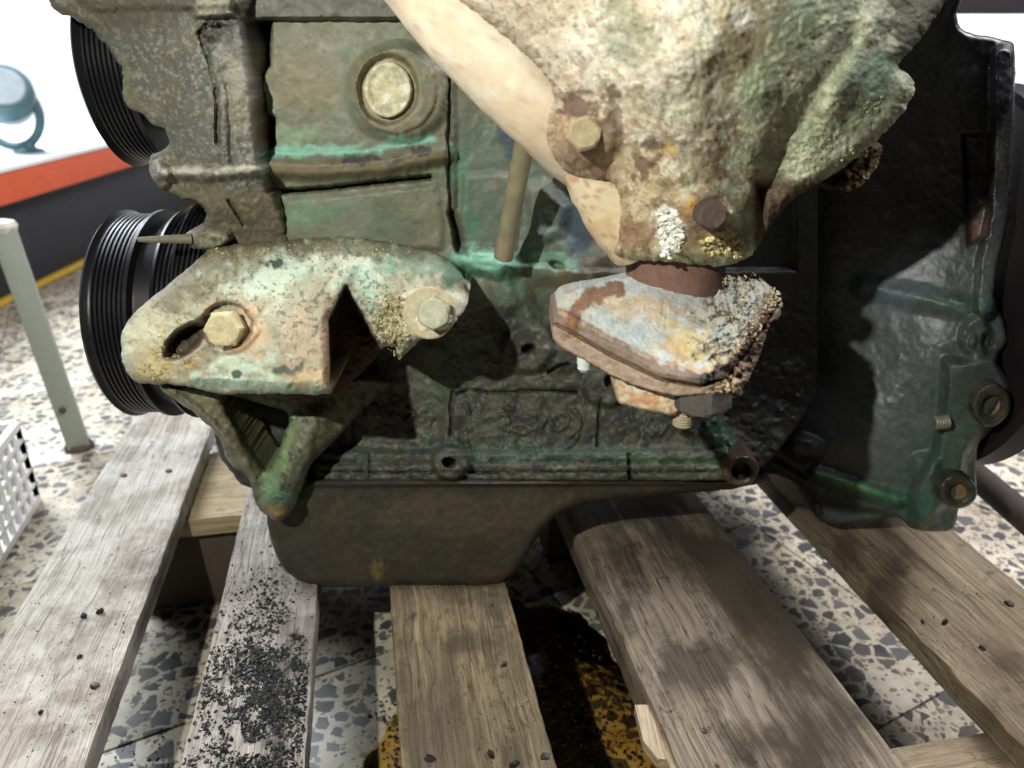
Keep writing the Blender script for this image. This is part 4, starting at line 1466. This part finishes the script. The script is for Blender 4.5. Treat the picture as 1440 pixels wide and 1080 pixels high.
def mf_c(px, py):
    b0 = L(210, 206, 188)[None] * np.ones(px.shape + (1,))
    g = ss(-60, 60, (px - 1010) + .35 * (py - 60) + 70 * fbm(px, py, 70, 5, 170))
    return paint(b0,
                 (mottle(px, py, 50, -.05, .3, 171), L(196, 184, 156), .8),
                 (mottle(px, py, 22, .15, .2, 172), L(230, 222, 200), .8),
                 (blob(px, py, 720, 30, 100, 50, 40, .5, .5, 30, 173), L(190, 176, 156), .7),
                 (mottle(px, py, 9, .36, .12, 174), L(146, 126, 98), .5),
                 (g, L(186, 194, 160), .85),
                 (g * mottle(px, py, 30, .05, .2, 175), L(150, 162, 136), .8),
                 (g * mottle(px, py, 14, .12, .1, 176), L(206, 210, 176), .7),
                 (g * mottle(px, py, 5, .36, .12, 177), L(126, 130, 110), .5),
                 (blob(px, py, 1060, 60, 60, 60, 0, .5, .6, 20, 178), L(186, 164, 128), .6),
                 (blob(px, py, 1225, 110, 36, 40, 30, .5, .7, 14, 179), L(76, 116, 96), .6),
                 (stroke(px, py, [(1130, 20), (1080, 90), (1060, 120)], 22, 12, 14, 16, 180), L(138, 162, 134), .6),
                 (stroke(px, py, [(1185, 70), (1150, 130), (1105, 200), (1082, 262)], 14, 14, 12, 16, 181), L(128, 132, 108), .6),
                 (blob(px, py, 1290, 20, 40, 60, 30, .3, .5, 14, 182), L(74, 66, 54), .8),
                 (blob(px, py, 880, 40, 60, 30, 60, .4, .7, 18, 183), L(120, 128, 104), .6),
                 (blob(px, py, 1048, 26, 16, 22, 0, .3, .6, 8, 184), L(236, 234, 216), .95),
                 (blob(px, py, 990, 40, 20, 34, -30, .3, .7, 9, 185), L(216, 216, 196), .9),
                 (blob(px, py, 956, 155, 22, 22, 0, .4, .7, 9, 186), L(206, 210, 176), .7),
                 # rust
                 (blob(px, py, 800, 190, 46, 60, 0, .3, .5, 18, 187), L(172, 136, 102), .75),
                 (blob(px, py, 812, 148, 26, 18, 0, .3, .6, 10, 188), L(104, 82, 74), .9),
                 (blob(px, py, 840, 218, 38, 34, 0, .3, .6, 10, 189), L(122, 96, 80), .85),
                 (blob(px, py, 860, 175, 18, 36, 0, .3, .8, 10, 190), L(112, 92, 76), .75),
                 (blob(px, py, 920, 205, 16, 12, 0, .3, .7, 8, 191), L(84, 72, 62), .85),
                 (blob(px, py, 864, 130, 14, 8, 20, .3, .7, 8, 192), L(104, 82, 66), .8),
                 (blob(px, py, 900, 280, 80, 70, 0, .5, .6, 24, 193), L(204, 178, 138), .65),
                 (mottle(px, py, 14, .2, .08, 194) * blob(px, py, 960, 270, 130, 100, 0, .4, .5, 30, 195), L(150, 124, 96), .7),
                 (blob(px, py, 905, 235, 14, 16, 0, .3, .8, 8, 196), L(110, 86, 70), .85),
                 (blob(px, py, 942, 210, 12, 8, 0, .3, .8, 8, 197), L(214, 182, 110), .7),
                 (blob(px, py, 890, 330, 26, 24, 0, .4, .7, 12, 198), L(140, 108, 84), .7),
                 (blob(px, py, 985, 320, 50, 40, 0, .4, .6, 12, 199), L(150, 122, 92), .7),
                 (blob(px, py, 976, 292, 10, 12, 0, .3, .7, 8, 200), L(206, 152, 76), .8),
                 (blob(px, py, 1015, 345, 26, 14, 0, .3, .6, 8, 201), L(216, 196, 132), .9),
                 (blob(px, py, 940, 318, 20, 30, 0, .3, .5, 8, 202), L(240, 240, 226), .95),
                 (blob(px, py, 940, 240, 14, 14, 0, .3, .6, 8, 203), L(232, 226, 204), .8),
                 (ss(1056, 1066, px) * ss(245, 262, py), L(84, 64, 48), .9),
                 (mottle(px, py, 3.5, .50, .06, 204), L(90, 80, 62), .5))


manifold = relief('exhaust_manifold', [(640, -60), (636, -8), (652, 8), (676, 24), (700, 44), (730, 70), (755, 92), (774, 118), (780, 140), (770, 158), (764, 190), (772, 216), (796, 242),
                                       (830, 254), (862, 256), (872, 290), (868, 330), (862, 350), (870, 362), (900, 366), (940, 368), (990, 373), (1035, 371), (1060, 354),
                                       (1078, 324), (1092, 306), (1106, 288), (1130, 270), (1170, 246), (1206, 220), (1236, 194), (1264, 166), (1280, 140), (1287, 122), (1276, 104),
                                       (1262, 92), (1280, 72), (1302, 44), (1322, 14), (1352, -30), (1410, -90), (1470, -150), (1480, -260), (1300, -300), (1000, -300), (680, -200)],  # points above the frame added so the body shades the bell housing
                  mf_d, mf_c, M_man, engine, step=1.7, back=.47, rr=20, rt=.016, rough=2.0, rscale=7)
rp = [WV(560, -70, .455), WV(606, -18, .45), WV(655, 42, .445), WV(706, 96, .44), WV(756, 150, .44), WV(800, 196, .45), WV(850, 240, .47)]
tube('runner', rp, [.0225, .0228, .0228, .0222, .0215, .021, .02], M_pipe, manifold, run_c, seg=56, lump=.0010)
lp = [WV(835, 225, .445), WV(852, 262, .443), WV(866, 300, .440), WV(880, 332, .438), WV(890, 356, .44)]
tube('outlet_lobe', lp, [.0185, .0200, .0185, .0160, .012], M_pipe, manifold,
     lambda v: paint(L(206, 192, 160)[None] * np.ones((len(v), 1)), (mottle(v[:, 0] * 2000, v[:, 2] * 2000, 20, .1, .2, 210), L(190, 162, 122), .7),
                     (mottle(v[:, 0] * 2000, v[:, 2] * 2000, 3, .5, .06, 211), L(160, 122, 90), .7)), seg=48, lump=.0012)
hexbolt('hex_bolt', WV(821, 188, .392), (-.05, -1, .12), .0090, .0100, M_rust, manifold, L(176, 162, 128), rot=.2)
hexbolt('hex_bolt', WV(997, 301, .378), (.02, -1, .10), .0078, .0085, M_rust, manifold, L(92, 78, 70), rot=.5)
# dark lump of the manifold behind the lobe, its lit patch painted pale
relief('support_stub', [(1150, 255), (1190, 205), (1236, 200), (1238, 222), (1222, 252), (1200, 268), (1170, 266)], lambda px, py: .475 - fbm(px, py, 10, 4, 5) * .004 + 0 * px,
       lambda px, py: paint(L(70, 52, 42)[None] * np.ones(px.shape + (1,)), (blob(px, py, 1212, 240, 18, 28, 30, .3, .5, 8, 212) * mottle(px, py, 6, -.05, .1, 213), L(200, 190, 150), .9)),
       M_rust, manifold, step=1.7, back=.52, rr=10, rt=.008, rough=2)

# ---- outlet collar and flange
pc = WV(938, 372, .435)
zc0 = pc.z
lathe('outlet_collar', [(-.05, .034), (-.030, .0335), (-.018, .0295), (.012, .0285), (.03, .0285)], (pc.x + .0085, .450, zc0), (0.02, -.10, 1), M_rust, engine, None, seg=64)
colr = [o for o in bpy.data.objects if o.name == 'outlet_collar'][0]
cme = colr.data
cv = np.array([tuple(v.co) for v in cme.vertices])
set_col(cme, paint(L(128, 98, 86)[None] * np.ones((len(cv), 1)), (ss(.10, .125, cv[:, 0]), L(84, 64, 56), .8)))

_top = tps([(783, 450, .412), (820, 402, .440), (865, 390, .452), (960, 535, .352), (1095, 420, .425), (1085, 400, .44), (925, 412, .430), (1000, 400, .445), (870, 480, .385), (1030, 470, .388),
            (930, 470, .392)])
_RIM = [(783, 462), (800, 470), (860, 505), (930, 538), (985, 548), (1022, 536), (1050, 500), (1082, 452), (1097, 428)]


def flange_edge(px, off):
    xs = [p[0] for p in _RIM]
    ys = [p[1] for p in _RIM]
    return np.interp(px, xs, ys) + off


def side_d(px):
    return np.interp(px, [770, 783, 860, 930, 985, 1022, 1050, 1082, 1100], [.418, .411, .384, .361, .355, .362, .378, .405, .42])


def fl_d(px, py):
    Y = np.maximum(_top(px, py), side_d(px) - .002)
    rim = np.abs(py - flange_edge(px, -17)) * .9
    h = .004 * (1 - ss(9, 15, rim)) + .003 * ss(-4, 0, py - flange_edge(px, 0)) + f_line(px, py, [(868, 408), (828, 418), (806, 440), (800, 462)], 10, .003, 6)
    h = h + f_ell(px, py, 985, 476, 26, 20, 0, .010, 10) + .010 * ss(70, 0, np.hypot((px - 930), (py - 400) * 1.6) - 30)
    # gap between the two bolted plates
    h = h - .006 * (1 - ss(1.5, 3.5, np.abs(py - flange_edge(px, -5))))
    cr = ss(980, 1010, px + 26 * fbm(px, py, 16, 4, 220))
    h = h + cr * (.005 * fbm(px, py, 7, 5, 221) + .003 * fbm(px, py, 18, 4, 222) + .002)
    h = h + fbm(px, py, 16, 4, 223) * .0008 + fbm(px, py, 5, 3, 224) * .0003
    return Y - h


def fl_c(px, py):
    rimd = py - flange_edge(px, 0)
    b0 = L(198, 208, 206)[None] * np.ones(px.shape + (1,))
    cr = ss(960, 1020, px + 50 * fbm(px, py, 16, 4, 220))
    rw = fbm(px, py, 10, 4, 226) * 6
    band = ss(-27, -23, rimd + rw)
    ft = stroke(px, py, [(868, 406), (828, 418), (808, 440), (800, 466)], 10, 3, 6, 10, 225)
    edge = np.clip(ss(-32, -29, rimd + rw) - band, 0, 1)
    return paint(b0,
                 (mottle(px, py, 20, .1, .3, 227), L(202, 196, 176), .7),
                 (blob(px, py, 900, 430, 60, 16, 10, .4, .6, 12, 228), L(196, 170, 132), .7),
                 (blob(px, py, 975, 485, 44, 26, 20, .4, .7, 12, 229), L(214, 196, 140), .8),
                 (blob(px, py, 950, 490, 20, 12, 50, .4, .6, 8, 230), L(196, 156, 104), .5),
                 (edge, L(190, 148, 98), .8),
                 (band, L(136, 118, 104), .95),
                 (ft, L(144, 104, 76), .9),
                 (np.clip(ss(-9, -7, rimd + rw * .4) - ss(-4, -2, rimd + rw * .4), 0, 1), L(196, 154, 104), .6),
                 (ss(-4, -2, rimd + rw * .4), L(176, 156, 134), .85),
                 (ss(960, 990, px) * band * (1 - ss(-6, -3, rimd)), L(76, 72, 68), .9),
                 (cr * (1 - band) * mottle(px, py, 6, .0, .1, 231), L(84, 74, 56), .8),
                 (cr * (1 - band) * mottle(px, py, 6, .15, .1, 232), L(210, 204, 180), .9),
                 (ss(1030, 1060, px) * ss(-60, -30, rimd), L(90, 60, 42), .7),
                 (blob(px, py, 1024, 545, 16, 14, 0, .3, .6, 8, 233), L(226, 204, 160), .9))


flange = relief('outlet_flange', [(783, 436), (786, 426), (796, 412), (822, 402), (846, 394), (864, 390), (930, 384), (1000, 386), (1046, 396), (1062, 412), (1072, 402), (1086, 404), (1098, 424),
                                  (1096, 446), (1084, 456), (1070, 492), (1056, 528), (1044, 545), (1030, 554), (985, 556), (945, 556), (900, 545), (868, 532), (820, 506), (790, 490),
                                  (777, 474), (778, 456)],
                fl_d, fl_c, M_rust, engine, step=1.4, back=.455, rr=3, rt=.003, rough=1.2, rscale=8)
# boss under the flange and nut
lb_d = tps([(870, 540, .385), (945, 575, .366), (960, 530, .366), (870, 500, .385), (1030, 570, .375)])
relief('pipe_stub', [(866, 520), (868, 562), (882, 570), (900, 576), (925, 581), (950, 584), (960, 560), (960, 530), (900, 515)], lambda px, py: lb_d(px, py) - fbm(px, py, 10, 4, 8) * .0008,
       lambda px, py: paint(L(204, 184, 152)[None] * np.ones(px.shape + (1,)), (mottle(px, py, 12, .1, .2, 240), L(190, 144, 102), .8), (mottle(px, py, 8, .3, .1, 241), L(216, 212, 196), .7)),
       M_rust, flange, step=1.4, back=.44, rr=5, rt=.004, rough=1)
nz = WV(986, 556, .366)
hexbolt('hex_nut', nz + Vector((0.0, .0, .003)), (0.03, -.06, -1), .0158, .0105, M_rust, flange, L(92, 88, 84), rot=.3)
sp = WV(964, 572, .372)
prof = [(0, .0048)] + [(.001 + k * .0008, .0048 + (.0005 if k % 2 else 0)) for k in range(20)] + [(.018, .003)]
lathe('stud', prof, sp + Vector((0.0, .004, .004)), (0, -.05, -1), M_rust, flange, L(176, 164, 136))
dr = WV(822, 500, .400)
lathe('stud', [(-.006, .0040), (.004, .0042), (.006, .0036), (.0075, .0038), (.0095, .0022), (.0102, .0008)], dr, (0, -.05, -1), M_pipe, flange, L(206, 222, 214), seg=20)

# ---- crusted salts and rust flakes (loose-looking but baked on: one part each)
def clump(name, parent, specs, col, mat, label=None, seed=1):
    rs = random.Random(seed)
    it = []
    for (cx, cy, Yf, sx, sy, n, s0, s1) in specs:
        for k in range(n):
            x, y = rs.gauss(cx, sx), rs.gauss(cy, sy)
            if abs(x - cx) > 2 * sx or abs(y - cy) > 2 * sy:
                continue
            Y = float(Yf(np.array([x]), np.array([y]))[0]) if callable(Yf) else Yf
            s_ = s0 + (s1 - s0) * rs.random() ** 2
            it.append((WV(x, y, Y), s_))
    return lump_mesh(name, it, mat, parent, colour=col)


clump('white_crust', manifold, [(940, 310, mf_d, 9, 9, 90, .0008, .0022), (944, 335, mf_d, 9, 10, 90, .0008, .0022), (938, 352, mf_d, 4, 7, 30, .0008, .002)], L(238, 238, 226), M_pipe)
clump('yellow_crust', manifold, [(1012, 345, mf_d, 14, 6, 130, .0008, .002), (1034, 350, mf_d, 6, 8, 40, .0008, .002)], L(222, 206, 150), M_rust)
clump('crust', bracket, [(548, 440, br_d, 11, 20, 420, .0003, .0012), (560, 475, br_d, 8, 12, 120, .0003, .0011), (500, 350, br_d, 50, 6, 120, .0003, .0009), (360, 356, br_d, 40, 6, 90, .0003, .0009), (235, 492, br_d, 10, 14, 60, .0005, .0015),
                         (215, 525, br_d, 12, 6, 50, .0005, .0014), (250, 450, br_d, 12, 5, 30, .0005, .0013)], L(172, 162, 118), M_rust)
clump('crust', flange, [(1086, 424, fl_d, 7, 10, 200, .0002, .0009), (1050, 450, fl_d, 16, 18, 320, .0002, .0008), (1028, 545, .372, 8, 10, 70, .0006, .0018),
                        (1040, 395, .435, 20, 6, 140, .0002, .0008), (985, 480, fl_d, 14, 10, 50, .0003, .0009), (975, 580, .368, 8, 3, 30, .0006, .0016)], L(200, 190, 160), M_rust)
clump('green_crust', manifold, [(1150, 205, mf_d, 26, 14, 80, .0003, .0008), (1225, 150, mf_d, 12, 10, 30, .0003, .0007)], L(180, 186, 150), M_rust)

# ================================================================== BACKGROUND THINGS
# low bench with white top and orange edge
bz = 0.17
pa, pb = on_z(0, 236, bz), on_z(147, 202, bz)
bd = (pb - pa).normalized()
bn_ = Vector((-bd.y, bd.x, 0))
ang = math.atan2(bd.y, bd.x)
bench = empty('bench', (pa.x, pa.y, FZ), 'low bench with glaring white top and orange front beam at left, behind the pulleys', 'bench', ang)


def place(name, sx, sy, sz, x, y, ztop, mat, bev=.002, parent=bench, label=None):
    me = box_mesh(name, sx, sy, sz, bev)
    me.materials.append(mat)
    o = link(name, me, None, parent, local=True, label=label)
    o.location = (x, y, ztop - FZ)
    return o


place('bench_top', 2.2, 1.2, .012, .5, .6, bz, simple('white_laminate', (0.85, 0.87, 0.87), 0.5, scale=8, var=.04))
place('front_beam', 2.2, .03, .066, .5, .0135, bz - .014, simple('orange_paint', (0.62, 0.10, 0.035), 0.5, scale=30, var=.2))
place('front_panel', 2.1, .04, .20, .5, .08, bz - .10, simple('dark_panel', (0.020, 0.021, 0.026), 0.6, scale=20, var=.4))
place('shelf_board', 2.1, .30, .014, .5, .20, bz - .085, simple('dark_shelf', (0.03, 0.03, 0.035), 0.6))
place('kick_strip', 2.1, .02, .014, .5, .055, FZ + .016, simple('yellow_paint', (0.55, 0.36, 0.04), 0.6, scale=30, var=.3))

# pale blue vise-like lamp in a ring yoke on the bench
bl = simple('pale_blue_enamel', (0.06, 0.13, 0.15), 0.4, scale=40, var=.2)
fb = on_z(42, 214, bz)
gad = empty('work_light', fb, 'pale blue round-headed device in a curved yoke standing on the white bench top', 'work light')
sc_ = (fb - cam.location).length / FPX * 1.0
lathe('foot', [(0, .035), (.004, .037), (.008, .030), (.012, .018), (.028, .014)], fb, (0, 0, 1), bl, gad, seg=40)
cen = WV(12, 160, fb.y)
hc = WV(8, 134, fb.y - .03)
yk = []
for k in range(12):
    a = math.radians(38 - k * 20)
    yk.append(cen + Vector((math.cos(a) * .078, 0, math.sin(a) * .080)))
tube('yoke', yk, .011, bl, gad, seg=16)
lathe('head', [(-.07, .015), (-.066, .042), (-.045, .058), (0, .066), (.033, .063), (.045, .054), (.045, .018)], hc, (.35, -.6, .4), bl, gad, seg=48)
lathe('lens', [(0, .048), (.003, .045), (.004, .004)], hc + Vector((.35, -.6, .4)).normalized() * .0452, (.35, -.6, .4), simple('grey_lens', (0.35, 0.40, 0.42), 0.2), gad, seg=40)

# green metal stand leg
gm = simple('sage_enamel', (0.27, 0.30, 0.24), 0.45, scale=40, var=.12)
fo = on_z(112, 630, FZ)
stand = empty('metal_stand', (fo.x, fo.y, FZ), 'sage green square-tube stand leg on the terrazzo floor left of the crank pulley', 'stand')
tp_ = WV(4, 322, fo.y)


def bar(name, a, b, w, d, mat, parent, roll=0):
    me = box_mesh(name, w, d, (b - a).length, .0015)
    me.materials.append(mat)
    o = link(name, me, None, None)
    q = (b - a).to_track_quat('Z', 'Y')
    me.transform(Matrix.Translation(b) @ q.to_matrix().to_4x4() @ Matrix.Rotation(roll, 4, 'Z'))
    o.parent = parent
    o.matrix_parent_inverse = world_of(parent).inverted()
    return o


bar('leg', fo + Vector((0, 0, .006)), tp_, .030, .030, gm, stand, .5)
bar('rail', tp_ + Vector((-.012, .006, -.015)), tp_ + Vector((-.5, .15, -.015)), .022, .022, gm, stand)
lathe('end_cap', [(-.004, .016), (.004, .019), (.010, .016), (.013, .006)], tp_, (0, 0, 1), simple('cream_plastic', (0.6, 0.57, 0.48), 0.5), stand, seg=24)
lathe('foot', [(0, .020), (.004, .021), (.010, .018)], (fo.x, fo.y, FZ), (0, 0, 1), simple('brown_rubber', (0.09, 0.055, 0.045), 0.7), stand, seg=24)
lathe('screw', [(0, .005), (.002, .005), (.003, .003)], WV(88, 577, fo.y - .016), (.4, -1, 0), simple('rusty_nail', (0.09, 0.055, 0.04)), stand, seg=12)

# white lattice crate
cr0, cr1 = on_z(54, 704, FZ), on_z(0, 792, FZ)
cd = (cr1 - cr0).normalized()
cn = Vector((cd.y, -cd.x, 0))
if cn.x > 0:
    cn = -cn
crate = empty('crate', (cr0.x, cr0.y, FZ), 'white plastic lattice crate on the floor at the far left edge', 'crate')
wp_ = simple('white_plastic', (0.74, 0.74, 0.70), 0.4, scale=20, var=.05)


def wall_lattice(name, o_, u, length, H):
    bm = bmesh.new()

    def bx_(p, q, t):
        d = (q - p)
        m = Matrix.Translation((p + q) / 2) @ d.to_track_quat('Z', 'Y').to_matrix().to_4x4() @ Matrix.Diagonal((t, t, d.length, 1))
        bmesh.ops.create_cube(bm, size=1, matrix=m)
    nv = int(length / .022)
    for k in range(nv + 1):
        p = o_ + u * (length * k / nv)
        bx_(p, p + Vector((0, 0, H)), .005)
    for k in range(6):
        z = H * k / 5
        bx_(o_ + Vector((0, 0, z)), o_ + u * length + Vector((0, 0, z)), .0052 if k not in (0, 5) else .009)
    me = bpy.data.meshes.new(name)
    bm.to_mesh(me)
    bm.free()
    return link(name, me, wp_, crate)


wall_lattice('side_panel', cr0 + Vector((0, 0, .005)), cd, .36, .11)
wall_lattice('side_panel', cr0 + Vector((0, 0, .005)), cn, .30, .11)
wall_lattice('side_panel', cr0 + cn * .30 + Vector((0, 0, .005)), cd, .36, .11)
wall_lattice('side_panel', cr0 + cd * .36 + Vector((0, 0, .005)), cn, .30, .11)
bpts = [cr0 + Vector((0, 0, .004)), cr0 + cd * .36 + Vector((0, 0, .004)), cr0 + cd * .36 + cn * .30 + Vector((0, 0, .004)), cr0 + cn * .30 + Vector((0, 0, .004))]
slat('bottom_panel', [(p.x, p.y) for p in bpts], FZ + .001, FZ + .004, wp_, crate)

# things behind on the right: white cabinet, dark beam, wooden box, iron bar
cab = box_mesh('cabinet', .70, .4, 1.3, .004)
cab.materials.append(simple('white_enamel', (0.80, 0.79, 0.80), 0.5, scale=6, var=.04))
c0 = WV(1440, 110, 1.75)
o = link('cabinet', cab, None)
o.location = (c0.x + .12, 1.95, 1.05)
o.location.z = WV(1440, 20, 1.75).z
cabz = o.location.z
o['label'] = 'plain white panel seen behind the top right corner of the bell housing'
o['category'] = 'panel'
bme2 = box_mesh('overhead_beam', 1.8, .12, .80, .004)
bme2.materials.append(simple('dark_beam', (0.02, 0.016, 0.018), 0.7))
o = link('overhead_beam', bme2, None)
o.location = (1.75, 2.50, 0)
o.location.z = WV(1400, 30, 2.44).z + .80
o['label'] = 'dark beam crossing behind and above the white panel in the top right corner'
o['category'] = 'beam'
wb = box_mesh('wooden_box', .5, .3, .32, .004)
wb.materials.append(simple('pale_wood', (0.45, 0.36, 0.28), 0.7, scale=20, var=.2))
o = link('wooden_box', wb, None)
wtop = WV(1432, 172, 1.55)
o.location = (wtop.x + .26, 1.70, wtop.z)
o['label'] = 'pale brown box behind the flywheel at the right edge'
o['category'] = 'box'
ia, ib = on_z(1376, 672, .012), on_z(1470, 752, .012)
tube('iron_bar', [ia + (ia - ib) * .6, ia, ib, ib + (ib - ia)], .0135, simple('brown_iron', (0.055, 0.042, 0.035), 0.7, .2, scale=80, var=.4), None, seg=20)
o = [q for q in bpy.data.objects if q.name == 'iron_bar'][0]
o['label'] = 'dark brown round bar lying across the pallet right of the bell housing'
o['category'] = 'bar'

sc.cycles.max_bounces = 6
sc.cycles.diffuse_bounces = 1
sc.cycles.transparent_max_bounces = 8
